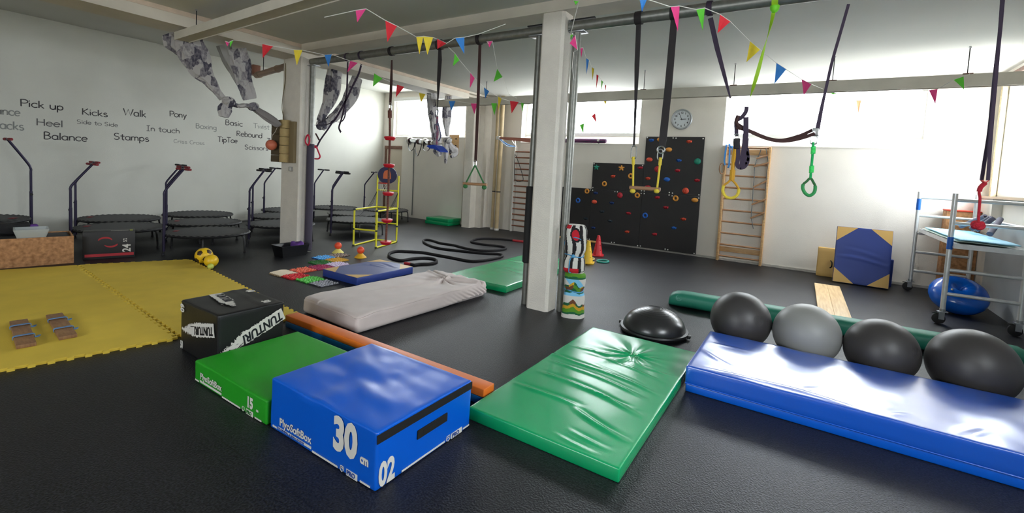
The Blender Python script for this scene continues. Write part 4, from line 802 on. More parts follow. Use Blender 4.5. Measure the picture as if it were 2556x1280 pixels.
for f in (.14, .70):
    q = pa+(pb-pa)*f; u = Vector((0,0,1)); w = d.cross(u).normalized(); part('ring', MB().tube([q+(u*cos(a)+w*sin(a))*.10 for a in [2*pi*i/24 for i in range(24)]], .026, 8, closed=True), WHITEP, t, world=True)
for f in (.16, .5, .92): q = pa+(pb-pa)*f; part('band', MB().tube([q-d*.05, q+d*.05], .082, 16), mat('dark_red_band', (66, 30, 34), .5), t, world=True)
for f, l in ((.2, .30), (.45, .42), (.75, .25)): q = pa+(pb-pa)*f; part('strap', MB().strap(spline([q+Vector((0,-.08,.02)), q+Vector((-.02,-.09,-.18)), q+Vector((.08,-.09,-l)), q+Vector((.2,-.09,-.20)), q+Vector((.22,-.08,0))], 6), .03, .004, (0,1,0)), T_BLK, t, world=True)
for f in (.3, .9): q = pa+(pb-pa)*f; part('wall_arm', MB().cyl(q, (q.x, 10.05, q.z), .016), SILV, t, world=True)
# --- climbing wall
BRD = mat('black_coated_board', (26, 23, 24), .5, bump=.05, bscale=120); SCR = mat('white_bolt_cap', (206, 204, 198), .5)
t = thing('climbing_wall', 'black stepped climbing wall with coloured holds on the back wall', 'climbing wall', (-3.5, YB, 0)); yb = 10.20
for x0, x1, z0, z1 in ((-5.56,-4.34,.04,1.262), (-4.336,-3.126,.04,1.262), (-3.122,-1.905,.04,1.262), (-4.336,-3.126,1.266,1.885), (-3.122,-1.905,1.266,2.50)): part('panel', MB().box(x0, yb-.02, z0, x1, yb, z1), BRD, t, world=True, smooth=False)
for z in (.3, 1.1, 1.7): part('batten', MB().box(-4.3 if z > 1.2 else -5.5, yb, z, -1.95, YB, z+.05), BRD, t, world=True)
HC = {'r': (176, 34, 48), 'o': (206, 74, 48), 'y': (206, 140, 56), 'b': (28, 92, 178), 'g': (24, 128, 106), 'd': (34, 46, 56), 'n': (30, 56, 110)}
HM = {k: mat('hold_resin_'+k, v, .55, bump=.1, bscale=90) for k, v in HC.items()}
yp = yb-.02; rd = random.Random(11)
for x, z, ty, c in [(-3.008,2.420,'w','b'),(-2.815,2.437,'o','y'),(-2.211,2.400,'w','o'),(-2.615,2.224,'o','y'),(-3.017,1.997,'o','o'),(-2.392,1.998,'w','b'),(-2.011,1.993,'o','g'),(-2.827,1.794,'d','r'),(-2.404,1.783,'w','r'),(-3.023,1.581,'w','o'),(-2.611,1.583,'o','b'),(-1.995,1.598,'w','r'),(-2.204,1.364,'d','o'),(-2.005,1.182,'o','y'),(-2.394,1.189,'r','y'),(-2.791,1.178,'w','r'),(-2.590,0.976,'w','r'),(-2.206,0.761,'w','o'),(-2.390,0.551,'w','b'),(-2.789,0.365,'w','r'),(-3.018,0.759,'r','b'),(-3.226,1.191,'r','y'),(-3.009,1.384,'o','r'),(-3.408,1.613,'r','y'),(-3.209,1.807,'w','r'),(-3.635,1.783,'s','y'),(-3.831,1.584,'w','o'),(-4.019,1.401,'r','y'),(-4.244,1.776,'s','g'),(-4.442,1.198,'r','y'),(-3.633,1.163,'d','r'),(-4.229,1.170,'w','n'),(-4.243,0.961,'o','o'),(-4.658,0.960,'r','b'),(-3.818,0.971,'w','n'),(-4.038,0.748,'w','d'),(-3.402,0.771,'w','r'),(-4.442,0.545,'w','d'),(-3.828,0.550,'w','d'),(-4.234,0.346,'w','n'),(-3.410,0.346,'w','o')]:
    mb = MB()
    if ty == 'r': mb.tube([(x+.042*cos(a), yp-.012, z+.045*sin(a)) for a in [2*pi*i/18 for i in range(18)]], .02, 8, closed=True)
    elif ty == 'd': mb.ball(.068, (x, yp, z), 18, (1, .5, 1)).tube([(x+.022*cos(a), yp-.034, z+.022*sin(a)) for a in [2*pi*i/12 for i in range(12)]], .006, 6, closed=True)
    elif ty == 'o': mb.ball(.07, (x, yp, z), 18, (1, .55, .68 if c != 'g' else .95))
    elif ty == 's':
        for k in range(5): a = pi/2+2*pi*k/5; mb.tube([(x, yp-.012, z), (x+.068*cos(a), yp-.010, z+.062*sin(a))], [.026, .014], 8)
    else:
        f = rd.uniform(-.3, .3); P = [(-.06, .012+f*.02), (.0, .035), (.062, .02-f*.03), (.05, -.022), (-.01, -.036), (-.045, -.02)]; n = 6
        vs = [(x+a, yp, z+b) for a, b in P]+[(x+a*.6+.008, yp-.045, z+b*.45+.014) for a, b in P]
        mb.add(vs, [tuple(range(n, 2*n))]+[(i, (i+1)%n, n+(i+1)%n, n+i) for i in range(n)]+[tuple(range(n-1,-1,-1))])
    part('hold', mb, HM[c], t, world=True, smooth=(25 if ty == 'w' else None))
for x, z in [(-3.097,2.480),(-2.543,2.473),(-2.483,2.470),(-1.937,2.466),(-4.313,1.854),(-3.157,1.859),(-4.367,1.232),(-4.305,1.295),(-4.307,1.230),(-3.757,1.236),(-3.698,1.237),(-3.144,1.301),(-3.082,1.300),(-3.146,1.240),(-3.081,1.238),(-2.538,1.302),(-2.471,1.295),(-2.537,1.249),(-2.472,1.236),(-1.933,1.297),(-1.931,1.231),(-4.370,0.059),(-4.310,0.060),(-3.757,0.060),(-3.690,0.062),(-3.142,0.063),(-3.079,0.065),(-2.535,0.070),(-2.479,0.065),(-1.936,0.063)]: part('bolt_cap', MB().ball(.015, (x, yp, z), 10, (1, .5, 1)), SCR, t, world=True)
# --- clock
t = thing('wall_clock', 'round grey wall clock above the climbing wall', 'clock', (-2.405, YB, 2.875)); GRC = mat('silver_clock_rim', (160, 163, 166), .35, metal=.3)
mb = MB(); mb.lathe([(.205, 0), (.217, .012), (.217, .03), (.205, .042), (.180, .036), (.178, .02)], 48); mb.v = [(x, -z-.001, y) for x, y, z in mb.v]; mb.f = [f[::-1] for f in mb.f]; part('rim', mb, GRC, t)
mb = MB(); mb.lathe([(0, .018), (.184, .018), (.184, .022), (0, .022)], 48); mb.v = [(x, -z, y) for x, y, z in mb.v]; mb.f = [f[::-1] for f in mb.f]; part('face', mb, mat('clock_face', (202, 208, 212), .4), t)
CK = mat('clock_black', (34, 34, 36), .5)
for k in range(1, 13):
    a = pi/2-2*pi*k/12; part('numeral', text_mb(str(k), .058, .001, .0015, 0, (.140*cos(a), -.0235, .140*sin(a)-.021), align='CENTER'), CK, t)
for a, l, w in ((radians(90+24), .135, .006), (radians(2), .095, .008)): part('hand', MB().prism([(-.025, -w), (l, -w*.6), (l, w*.6), (-.025, w)], .002, (0, -.027, 0), (cos(a), 0, sin(a)), (-sin(a), 0, cos(a))), CK, t)
part('hub', MB().cyl((0, -.024, 0), (0, -.032, 0), .012), CK, t)
# --- purple tube on the window sill
t = thing('padded_tube', 'purple and navy patterned padded tube with clip on the middle window sill', 'tube', (-4.6, 10.21, 2.34)); part('tube', MB().tube([(-.6, 0, .055), (-.58, 0, .055), (.50, 0, .055), (.535, 0, .055), (.545, 0, .055)], [.05, .054, .054, .045, .02], 14), mat('purple_navy_print', (116, 34, 92), .6, rgb2=(46, 50, 74), nscale=6, stretch=(1, 3, 9)), t)
part('clip', MB().rbox(.05, .03, .06, .006, 1, c=(.36, -.055, .04)), WHITEP, t); part('clip_band', MB().tube([(.36+0*a, .0+.057*cos(a), .055+.057*sin(a)) for a in [2*pi*i/20 for i in range(20)]], .006, 6, closed=True), T_BLK, t)
# --- pads leaning behind the upright blue mat
t = thing('gym_pad', 'tan gym pad leaning on the wall behind the upright mat, towards the wall bars', 'pad', (.55, 10.02, 0)); part('pad', MB().rbox(.68, .10, .52, .012, 2, 8, 2, 8), V_TAN, t); part('handle', MB().tube(spline([(-.14, -.05, .30), (-.12, -.075, .27), (-.12, -.075, .20), (-.14, -.05, .17)], 5), .010, 6), T_BLK, t)
t = thing('gym_pad', 'navy gym pad leaning on the wall behind the upright mat, towards the scaffold', 'pad', (.93, 9.87, 0)); part('pad', MB().rbox(.66, .10, .46, .012, 2, 8, 2, 8), V_NAVY, t); part('seam', MB().tube([(-.322,-.046,.02),(.322,-.046,.02),(.322,-.046,.445),(-.322,-.046,.445)], .005, 6, closed=True), V_NAVY, t)
# --- chipboard box in the corner
t = thing('chipboard_box', 'tall chipboard box with red top standing in the corner behind the scaffold', 'box', (2.06, 10.07, 0)); part('carcass', MB().rbox(.40, .25, 1.33, .004, 1), OSB, t); part('red_top', MB().rbox(.41, .26, .022, .004, 1, c=(0, 0, 1.331)), mat('red_top_mat', (206, 66, 42), .5), t)
# --- scaffold
ALU = mat('aluminium_tube', (212, 213, 214), .32, metal=.45, noise=.06, nscale=20); TAPE = mat('blue_tape', (20, 96, 190), .5)
t = thing('scaffold', 'rolling aluminium scaffold with castors by the window wall', 'scaffold', (1.81, 8.69, 0))
PX = [(1.482, 7.60), (2.150, 7.62), (1.482, 9.76), (2.150, 9.76)]
for i, (x, y) in enumerate(PX):
    p = part('post', MB().cyl((x, y, .17), (x, y, 1.61), .027, 14), ALU, t, world=True)
    if i == 0: part('tape', MB().cyl((x, y, .93), (x, y, 1.08), .029, 14), TAPE, p, world=True)
    if i == 2: part('tape', MB().cyl((x, y, 1.32), (x, y, 1.50), .029, 14), TAPE, p, world=True)
    cst = part('castor', MB().rbox(.10, .06, .012, .003, 1, c=(x, y, .148)).box(x-.035, y-.03, .06, x+.02, y-.024, .15).box(x-.035, y+.024, .06, x+.02, y+.03, .15).cyl((x,y,.15),(x,y,.19),.032), SILV, t, world=True)
    part('wheel', MB().tube([(x-.03, y-.02, .065), (x-.03, y-.014, .065), (x-.03, y+.014, .065), (x-.03, y+.02, .065)], [.05, .065, .065, .05], 22), G_BLK, cst, world=True)
    part('brake', MB().rbox(.05, .03, .012, .003, 1, c=(x-.07, y, .125)), G_BLK, cst, world=True)
for (a, b), zs in (((0, 1), (.38, .675, .966, 1.25, 1.53)), ((2, 3), (.335, .64, .945, 1.23, 1.52))):
    for z in zs: part('rung', MB().cyl((PX[a][0], PX[a][1], z), (PX[b][0], PX[b][1], z), .021, 12), ALU, t, world=True)
for z in (1.25,): part('guard_rail', MB().cyl((2.150, 7.62, z), (2.150, 9.76, z), .024, 12), ALU, t, world=True)
pl = part('platform', MB().box(1.53, 7.55, .985, 2.12, 9.78, 1.005), mat('grey_deck', (150, 152, 150), .6), t, world=True)
for x in (1.525, 2.105): part('deck_rail', MB().box(x, 7.50, .965, x+.02, 9.80, 1.02), ALU, pl, world=True)
part('deck_edge', MB().box(1.50, 7.48, .955, 2.14, 7.54, 1.015), ALU, pl, world=True)
t = thing('foam_board', 'pale green foam board on the scaffold platform, under the light blue one', 'board', (1.775, 8.55, 1.021)); part('board', MB().rbox(.50, 2.0, .012, .003, 1, 4, 10, 1, lambda p, d: Vector((p.x, p.y, p.z+.008*vnoise(p.x*3, p.y*2)+.008))), mat('pale_green_foam', (196, 214, 200), .7), t)
t2 = dup(t, (1.785, 8.42, 1.05), 0, 'light blue foam board lying uppermost on the scaffold platform')
for ch in t2.children: ch.data = ch.data.copy(); ch.data.materials[0] = mat('light_blue_foam', (140, 196, 224), .7)
FT = mat('grey_violet_foam', (92, 90, 106), .75)
for k, (y0, dy, lab) in enumerate(((9.15, .34, 'back'), (8.78, .10, 'second'), (8.62, -.02, 'third'), (8.22, -.30, 'front'))):
    t = thing('foam_tube', ('grey foam tube leaning on the scaffold guard rail, furthest from the camera', 'grey foam tube leaning on the guard rail, next to the furthest one', 'grey foam tube leaning on the guard rail, next to the nearest one', 'grey foam tube leaning on the guard rail, nearest to the camera')[k], 'foam tube', (2.06, y0, 1.045), 0, 'grey foam tubes'); part('tube', MB().tube([(-.14, dy*.6, .085), (.02, -dy*.5, .27)], .032, 12), FT, t); part('end_plug', MB().tube([(.02, -dy*.5, .27), (.023, -dy*.5-.002*dy, .276)], .018, 10), T_BLK, t)
# --- blue inflatable ring under the scaffold
t = thing('inflatable_ring', 'shiny blue inflatable ring lying under the scaffold', 'inflatable ring', (1.80, 8.52, .0)); mb = MB(); n, m = 48, 24; vs = []
for i in range(n):
    a = 2*pi*i/n
    for j in range(m):
        b = 2*pi*j/m; r = .165+.006*sin(a*14)*max(0, cos(b+2.6))+.004*vnoise(cos(a)*4, sin(a)*4, b); R = .145
        vs.append(((R+r*cos(b))*cos(a), (R+r*cos(b))*sin(a), r*.95*sin(b)))
rm = Matrix.Rotation(radians(32), 3, 'X') @ Matrix.Identity(3); vs = [rm @ Vector(v) for v in vs]; zmin = min(v.z for v in vs)
mb.add([(v.x, v.y, v.z-zmin) for v in vs], [(i*m+j, ((i+1)%n)*m+j, ((i+1)%n)*m+(j+1)%m, i*m+(j+1)%m) for i in range(n) for j in range(m)]); part('ring', mb, mat('shiny_blue_pvc', (10, 92, 196), .16, spec=.7), t)
mb = MB(); mb.lathe([(.012, 0), (.012, .02), (0, .02)], 10, tuple(rm @ Vector((-.1, -.10, .16))-Vector((0,0,zmin)))); part('valve', mb, WHITEP, t)
# --- cones, hoops and stick near the climbing wall
def cone(loc, m, label):
    t = thing('training_cone', label, 'cone', loc, .3, 'training cones'); part('base', MB().rbox(.235, .235, .022, .008, 2), m, t); mb = MB(); mb.lathe([(.098, .02), (.03, .39), (.024, .405), (.014, .405), (.0, .38)], 28); 
    for z in (.12, .22, .31):
        for k in range(4): a = pi/4+k*pi/2; r = .098-.068*(z-.02)/.37; mb.ball(.011, (r*cos(a), r*sin(a), z), 8)
    part('cone', mb, m, t)
cone((-3.264, 7.70, 0), mat('yellow_cone_plastic', (232, 184, 32), .45), 'yellow training cone nearest the rolled blankets')
cone((-3.43, 8.57, 0), mat('red_cone_plastic', (206, 32, 42), .45), 'red training cone nearest the climbing wall')
for k, (loc, rgb, lab) in enumerate((((-3.42, 8.02, .018), (206, 184, 128), 'cream hoop'), ((-3.18, 8.02, .018), (30, 142, 128), 'teal hoop'))):
    solo('hoop', MB().tube([((.10+.03*(k == 0))*cos(a), (.13+.03*(k == 0))*sin(a), 0) for a in [2*pi*i/36 for i in range(36)]], .016, 8, closed=True), mat(lab.replace(' ', '_'), rgb, .5), lab+' lying on the floor behind the yellow cone', 'hoop', 'small hoops', loc if k == 0 else (loc[0]+.08, loc[1]-.0, loc[2]))
solo('wooden_stick', MB().cyl((-5.1, 10.09, .03), (-3.98, 10.06, .03), .026, 10), mat('orange_pine_stick', (206, 156, 92), .5), 'pine stick on the floor along the bottom edge of the climbing wall', 'stick')
# --- rolled blankets by the pillar
def roll(name, label, loc, h, rz, prof, mats, fm, grp='rolled blankets tied with blue cord'):
    t = thing(name, label, 'rolled blanket', loc, rz, grp); mb = MB(); n, k = 120, 80; vs = []
    for i in range(k+1):
        z = h*i/k; r = prof(i/k)
        for j in range(n):
            a = 2*pi*j/n; rr = r*(1+.05*sin(3*a+1)+.03*vnoise(cos(a)*2, sin(a)*2, z*7, 3)); sq = (abs(cos(a))**6+abs(sin(a))**6)**(-1/14); vs.append((rr*sq*cos(a), rr*sq*sin(a)*.85, z))
    mb.v = vs
    for i in range(k):
        for j in range(n): mb.f.append((i*n+j, i*n+(j+1)%n, (i+1)*n+(j+1)%n, (i+1)*n+j)); mb.m.append(fm(j/n, (i+.5)/k))
    mb.f += [tuple(range(n-1,-1,-1)), tuple(range(k*n, k*n+n))]; mb.m += [0, 0]; part('fabric', mb, mats, t); return t
CL = [mat('blanket_white', (206, 202, 194), .9), mat('blanket_black', (30, 25, 27), .9), mat('blanket_red', (190, 24, 40), .9), mat('blanket_sky', (120, 186, 220), .9), mat('blanket_green', (84, 140, 34), .9), mat('blanket_dark_green', (26, 92, 58), .9), mat('blanket_ochre', (198, 152, 34), .9), mat('blanket_brown', (112, 68, 44), .9)]
def striped(a, z):
    b = (a*1.0+.02*sin(z*9)) % 1
    e = ((b-.78)/.055)**2+((z-.80)/.11)**2
    if e < 1: return 2
    if e < 1.9: return 1
    if z > .93 and b < .7 and b > .5: return 2
    if z < .10 and .55 < b < .85: return 2
    return 1 if (b*8.0+.3) % 1 < .42 else 0
def farm(a, z):
    w = .035*sin(a*19)+.02*sin(a*43)
    if z < .09+w*.3: return 0
    if z < .13+w*.5: return 5
    if z < .21+w: return 4
    if z < .28+w: return 6
    if z < .34+w*1.6: return 5 if sin(a*31) > -.2 else 7
    if z < .50: return 0
    if z < .56+w*.5: return 3
    if z < .62+w: return 5
    if z < .70+w: return 4 if sin(a*25) > 0 else 7
    if z < .74+w*1.5: return 6 if sin(a*37) > .2 else 5
    if z < .88: return 0 if sin(a*13+z*9) > -.3 else 3
    if z < .92+w*.4: return 5
    return 4
pl = lambda f: .118-.018*math.exp(-((f-.60)/.08)**2)+.012*math.exp(-(f/.2)**2)-.022*max(0, f-.95)/.05
pu = lambda f: .120-.022*math.exp(-((f-.36)/.08)**2)-.03*(max(0, f-.86)/.14)**2-.022*max(0, .05-f)/.05
RX, RY = -2.135, 4.70
ta = roll('rolled_blanket', 'rolled blanket printed with farm animals, standing on the floor by the pillar', (RX, RY, 0), .50, .3, pl, CL, farm)
tb = roll('rolled_blanket', 'black and white striped rolled blanket with red dots, balanced on the farm print one', (RX-.02, RY+.0, .502), .53, .3, pu, CL, striped)
BC = mat('sky_blue_cord', (74, 146, 190), .6)
part('tie_cord', MB().tube([(.105*cos(a), .092*sin(a), .30+.01*sin(2*a)) for a in [2*pi*i/30 for i in range(30)]], .007, 6, closed=True), BC, ta)
part('tie_cord', MB().tube([(.105*cos(a), .092*sin(a), .19+.012*sin(2*a)) for a in [2*pi*i/30 for i in range(30)]], .007, 6, closed=True), BC, tb)
part('tie_cord', MB().tube([(.116*cos(a), .102*sin(a), .30-.10*sin(a)) for a in [2*pi*i/30 for i in range(30)]], .006, 6, closed=True), BC, tb)
part('tie_cord', MB().tube(spline([(.0, -.10, .19), (-.03, -.112, .15), (-.035, -.115, .02), (-.01, -.118, .012)], 6), .006, 6), BC, tb)
part('knot', MB().ball(.022, (0, -.10, .19), 12), BC, tb)
# --- galvanised frame of pipes carrying the swings
GALV = mat('galvanised_steel', (134, 134, 128), .45, metal=.7, noise=.12, nscale=18); PADM = mat('dark_violet_foam_pad', (64, 58, 74), .7); PADB = mat('black_foam_pad', (26, 25, 26), .7)
YP_, ZP_ = 4.74, 3.235
t = thing('pipe_rig', 'galvanised pipe rig between the two pillars with padded posts', 'pipe rig', (-5, YP_, 0), 0, 'galvanised pipe rigs')
part('crossbar', MB().tube([(-7.22, YP_, ZP_), (-2.72, YP_, ZP_)], .057, 18), GALV, t, world=True)
for x, y, m, z0, z1 in ((-7.215, YP_+.02, PADM, .02, 1.86), (-2.785, YP_, PADB, .50, 1.42)):
    p = part('post', MB().cyl((x, y, 0), (x, y, ZP_-.05), .045, 16), GALV, t, world=True); part('foam_pad', MB().tube([(x, y, z0), (x, y, z0+.01), (x, y, z1-.01), (x, y, z1)], [.05, .062, .062, .05], 18), m, p, world=True); part('top_plate', MB().rbox(.18, .13, .014, .003, 1, c=(x+.02 if x < -5 else x-.03, y, ZP_-.064)), SILV, p, world=True)
part('end_bracket', MB().box(-2.95, YP_-.03, ZP_+.06, -2.72, YP_+.0, ZP_+.075), T_BLK, t, world=True)
t = thing('pipe_rig', 'galvanised pipe rig running from the central pillar towards the window wall', 'pipe rig', (0, YP_, 0), 0, 'galvanised pipe rigs')
part('crossbar', MB().tube([(-2.40, YP_, ZP_), (2.36, YP_, ZP_)], .057, 18), GALV, t, world=True)
x, y = -2.325, YP_+.03; p = part('post', MB().cyl((x, y, 0), (x, y, ZP_-.05), .045, 16), GALV, t, world=True); part('top_plate', MB().rbox(.18, .13, .014, .003, 1, c=(x+.02, y, ZP_-.064)), SILV, p, world=True)
part('end_bracket', MB().box(-2.38, YP_-.03, ZP_+.06, -2.10, YP_, ZP_+.075), T_BLK, t, world=True); part('clamp', MB().rbox(.02, .09, .11, .004, 1, c=(-2.395, YP_, ZP_-.04)), SILV, t, world=True)
# --- hung sliding tracks
TRK = mat('white_track_paint', (200, 194, 180), .55, noise=.05, nscale=5)
def track(label, a, b, h, w, rods, zc=ZC, rm_=None):
    rm_ = rm_ or mat('brown_runner', (110, 72, 66), .6)
    a, b = Vector(a), Vector(b); d = (b-a).normalized(); L = (b-a).length; s_ = Vector((-d.y, d.x, 0)); t = thing('sliding_track', label, 'track', tuple((a+b)/2), 0, 'hung sliding tracks')
    sec = [(-w/2, 0), (-w/2+.008, 0), (-w/2+.008, h-.03), (w/2-.008, h-.03), (w/2-.008, 0), (w/2, 0), (w/2, h), (w*.2, h), (w*.2, h+.012), (-w*.2, h+.012), (-w*.2, h), (-w/2, h)]
    part('channel', MB().prism(sec, L, a, s_, (0,0,1)), TRK, t, world=True, smooth=False); part('runner', MB().prism([(-w/2+.01, .012), (w/2-.01, .012), (w/2-.01, .022), (-w/2+.01, .022)], L, a, s_, (0,0,1)), rm_, t, world=True, smooth=False)
    for f in rods:
        q = a+d*f*L+Vector((0,0,h)); r = part('hanger_rod', MB().cyl(q, (q.x, q.y, zc), .006, 8), T_BLK, t, world=True); part('hanger_plate', MB().rbox(.10, .09, .012, .003, 1, c=(q.x, q.y, q.z+.006)), mat('rust_brown_plate', (128, 96, 82), .6), r, world=True); part('nut', MB().cyl((q.x, q.y, zc-.02), (q.x, q.y, zc), .014, 8), SILV, r, world=True)
XL_, XR_ = -7.79, 2.05
track('white sliding track hung by rods in front of the back wall windows', (XL_, 8.20, 2.985), (XR_+.3, 8.20, 2.985), .155, .10, [(x-XL_)/(XR_+.3-XL_) for x in (-6.1, -4.2, -2.62, -1.16, .15, 1.58)])
track('white sliding track hung near the camera from the lettered wall side', (-7.50, 2.93, 3.135), (2.2, 2.50, 3.135), .105, .18, [.05, .32, .6, .9], ZC, TRK)
# ================================================================== things hanging from the pipe rig
S_BLK = mat('black_webbing', (34, 28, 30), .7, bump=.3, bscale=300); S_BRN = mat('dark_red_brown_webbing', (62, 34, 32), .7); S_PUR = mat('violet_black_webbing', (52, 38, 60), .7); S_LIME = mat('lime_webbing', (150, 196, 30), .6)
STEEL = mat('bright_steel', (206, 208, 210), .22, metal=.9); R_BRN = mat('brown_rope', (120, 72, 58), .85, bump=.8, bscale=120, rgb2=(80, 46, 40), nscale=60); RED_P = mat('red_disc_plastic', (196, 26, 40), .4); R_YEL = mat('yellow_rope', (222, 196, 62), .8, bump=.6, bscale=140); R_GRN = mat('green_rope', (52, 110, 60), .8, bump=.6, bscale=140); R_EMER = mat('emerald_rope', (20, 176, 92), .8, bump=.6, bscale=140)
def loop_on_pipe(x, w=.045, m=None, par=None):
    mb = MB(); n = 20; mb.strap([(x, YP_+.064*cos(a), ZP_+.064*sin(a)) for a in [2*pi*i/n-pi/2 for i in range(n+1)]], w, .006, (1,0,0)); return part('pipe_loop', mb, m or S_BLK, par, world=True)
def ringmesh(c, u, v, rx, ry, r): return MB().tube([Vector(c)+Vector(u)*rx*cos(a)+Vector(v)*ry*sin(a) for a in [2*pi*i/24 for i in range(24)]], r, 8, closed=True)
def carabiner(c, par, h=.10, w=.05, lean=0.):
    c = Vector(c); P = [(-.3*w,.5*h),(.3*w,.5*h),(.5*w,.2*h),(.5*w,-.3*h),(.3*w,-.5*h),(-.3*w,-.5*h),(-.5*w,-.3*h),(-.5*w,.2*h)]
    return part('carabiner', MB().tube(spline([c+Vector((a+lean*b, 0, b)) for a, b in P], 3, True), .006, 8, closed=True), STEEL, par, world=True)
# climbing rope with red discs
pts = [(-5.273,4.74,3.108),(-5.266,4.74,2.818),(-5.271,4.74,2.457)]; rp_ = [(-5.269,4.74,2.41),(-5.271,4.74,2.294),(-5.253,4.74,1.971),(-5.248,4.74,1.569),(-5.242,4.74,1.153),(-5.246,4.74,0.752),(-5.254,4.74,0.419)]
t = thing('disc_rope', 'brown climbing rope with red plastic discs hanging from the pipe rig', 'climbing rope', (rp_[0][0], YP_, ZP_)); loop_on_pipe(pts[0][0]-.005, .05, S_BLK, t)
part('strap', MB().strap(pts, .05, .004, (1,0,0), ws=[.03, .055, .05]), S_BRN, t, world=True); carabiner((-5.27,4.74,2.428), t, .12, .05)
part('rope', MB().tube(spline(rp_, 8), .016, 8), R_BRN, t, world=True); part('rope_splice', MB().tube([(-5.275,4.74,2.376),(-5.269,4.74,2.27)], .030, 10), R_BRN, t, world=True)
for p in rp_[2:]: part('disc', MB().lathe([(.02, -.03), (.06, -.03), (.085, .005), (.08, .022), (.02, .03)], 20, p), RED_P, t, world=True)
# trapeze with green ropes
s1 = [(-3.665,4.74,3.167),(-3.65,4.74,2.418),(-3.643,4.74,1.68)]; bl, br, tp = (-3.824,4.74,1.39), (-3.446,4.74,1.398), (-3.647,4.74,1.639)
t = thing('trapeze', 'small wooden trapeze on green ropes and one brown strap', 'trapeze', (tp[0], YP_, ZP_), 0, 'trapezes on the pipe rigs'); loop_on_pipe(s1[0][0]-.01, .05, S_BLK, t)
part('strap', MB().strap(s1, .045, .004, (1,0,0)), S_BRN, t, world=True); carabiner((-3.648,4.74,1.659), t, .08, .04)
part('bar', MB().cyl(bl, br, .018, 12), RUNG, t, world=True); d = (Vector(br)-Vector(bl))
for f in (.09, .90):
    q = Vector(bl)+d*f; part('rope', MB().tube([tp, q], .010, 8), R_GRN, t, world=True); part('knot', MB().ball(.032, q+Vector((0,0,-.035)), 14, (1,1,.9)), R_GRN, t, world=True)
# swing bar with yellow ropes
t = thing('trapeze', 'wooden trapeze bar on two yellow ropes in front of the climbing wall', 'trapeze', (-1.45, YP_, ZP_), 0, 'trapezes on the pipe rigs')
sl = [(-1.617,4.74,3.113),(-1.605,4.74,2.766),(-1.592,4.74,2.416),(-1.58,4.74,2.063),(-1.577,4.74,1.914)]; sr = [(-1.26,4.74,3.13),(-1.268,4.74,2.502),(-1.283,4.74,2.003),(-1.288,4.74,1.911)]
for s_, w in ((sl, [.05, .05, .03, .02, .02]), (sr, [.065, .072, .075, .06])): loop_on_pipe(s_[0][0], .07, S_BLK, t); part('strap', MB().strap([(s_[0][0], YP_, ZP_-.06)]+s_[1:], .05, .004, (1,.15,0), ws=w), S_BLK, t, world=True)
carabiner((-1.573,4.74,1.855), t, .13, .055); part('ring', ringmesh((-1.294,4.74,1.886), (1,0,0), (0,0,1), .036, .036, .008), STEEL, t, world=True); carabiner((-1.299,4.74,1.838), t, .10, .05)
bl, br = (-1.589,4.74,1.485), (-1.273,4.74,1.486); part('bar', MB().cyl(bl, br, .020, 12), mat('dark_pine_bar', (150, 112, 84), .6), t, world=True)
for a, b in (((-1.574,4.74,1.809), (-1.553,4.74,1.462)), ((-1.292,4.74,1.81), (-1.305,4.74,1.479))):
    a, b = Vector(a), Vector(b); part('rope', MB().tube([a, a+(b-a)*.25, b], .011, 8), R_YEL, t, world=True); part('rope_splice', MB().tube([a, a+(b-a)*.24], .017, 8), R_YEL, t, world=True); part('knot', MB().ball(.030, b+Vector((0,-.01,-.01)), 14, (1,1,.85)), R_YEL, t, world=True)
# suspension straps tied back to the left post
t = thing('suspension_trainer', 'black suspension straps with red triangle handles tied back to the left padded post', 'suspension trainer', (-6.4, YP_, ZP_))
sa = spline([(-6.276,4.74,3.159),(-6.273,4.74,2.909),(-6.28,4.74,2.658),(-6.329,4.74,2.439),(-6.39,4.74,2.262),(-6.444,4.74,2.134),(-6.39,4.74,2.057)], 5); sb = spline([(-5.947,4.74,3.102),(-6.005,4.74,2.954),(-6.139,4.74,2.776),(-6.267,4.74,2.595),(-6.417,4.74,2.409),(-6.553,4.74,2.264),(-6.655,4.74,2.213)], 5)
loop_on_pipe(sa[0].x, .035, S_PUR, t); loop_on_pipe(sb[0].x, .035, S_PUR, t)
part('strap', MB().strap(sa, .035, .004, (1,0,0)), S_PUR, t, world=True); part('strap', MB().strap(sb, .04, .004, (1,0,0)), S_PUR, t, world=True)
part('strap', MB().strap(spline([(-6.238,4.7,2.481),(-6.241,4.7,2.337),(-6.295,4.7,2.243),(-6.394,4.7,2.213),(-6.538,4.7,2.233)], 6), .022, .004, (0,1,0)), S_PUR, t, world=True)
part('tie_strap', MB().strap(spline([(-6.593,4.74,2.232),(-6.738,4.74,2.188),(-6.932,4.74,2.176),(-7.086,4.74,2.177)], 5), .03, .004, (0,1,0)), S_PUR, t, world=True)
part('strap', MB().strap([(-6.586,4.72,2.217),(-6.716,4.72,2.088),(-6.829,4.72,1.989),(-6.901,4.72,1.922),(-6.984,4.72,1.814)], .03, .005, (0,1,0)), S_PUR, t, world=True); part('strap', MB().strap([(-7.057,4.74,2.036),(-6.953,4.74,1.923)], .03, .005, (0,1,0)), S_BRN, t, world=True)
RHD = mat('crimson_rubber', (196, 26, 62), .5)
part('handle', MB().tube(spline([(-6.995,4.72,1.807),(-6.913,4.72,1.695),(-6.889,4.72,1.649),(-6.931,4.72,1.614),(-7.03,4.72,1.611)], 4), .012, 8), RHD, t, world=True); part('handle_head', MB().rbox(.05, .04, .05, .01, 2, c=(-7.005,4.72,1.787)), RHD, t, world=True)
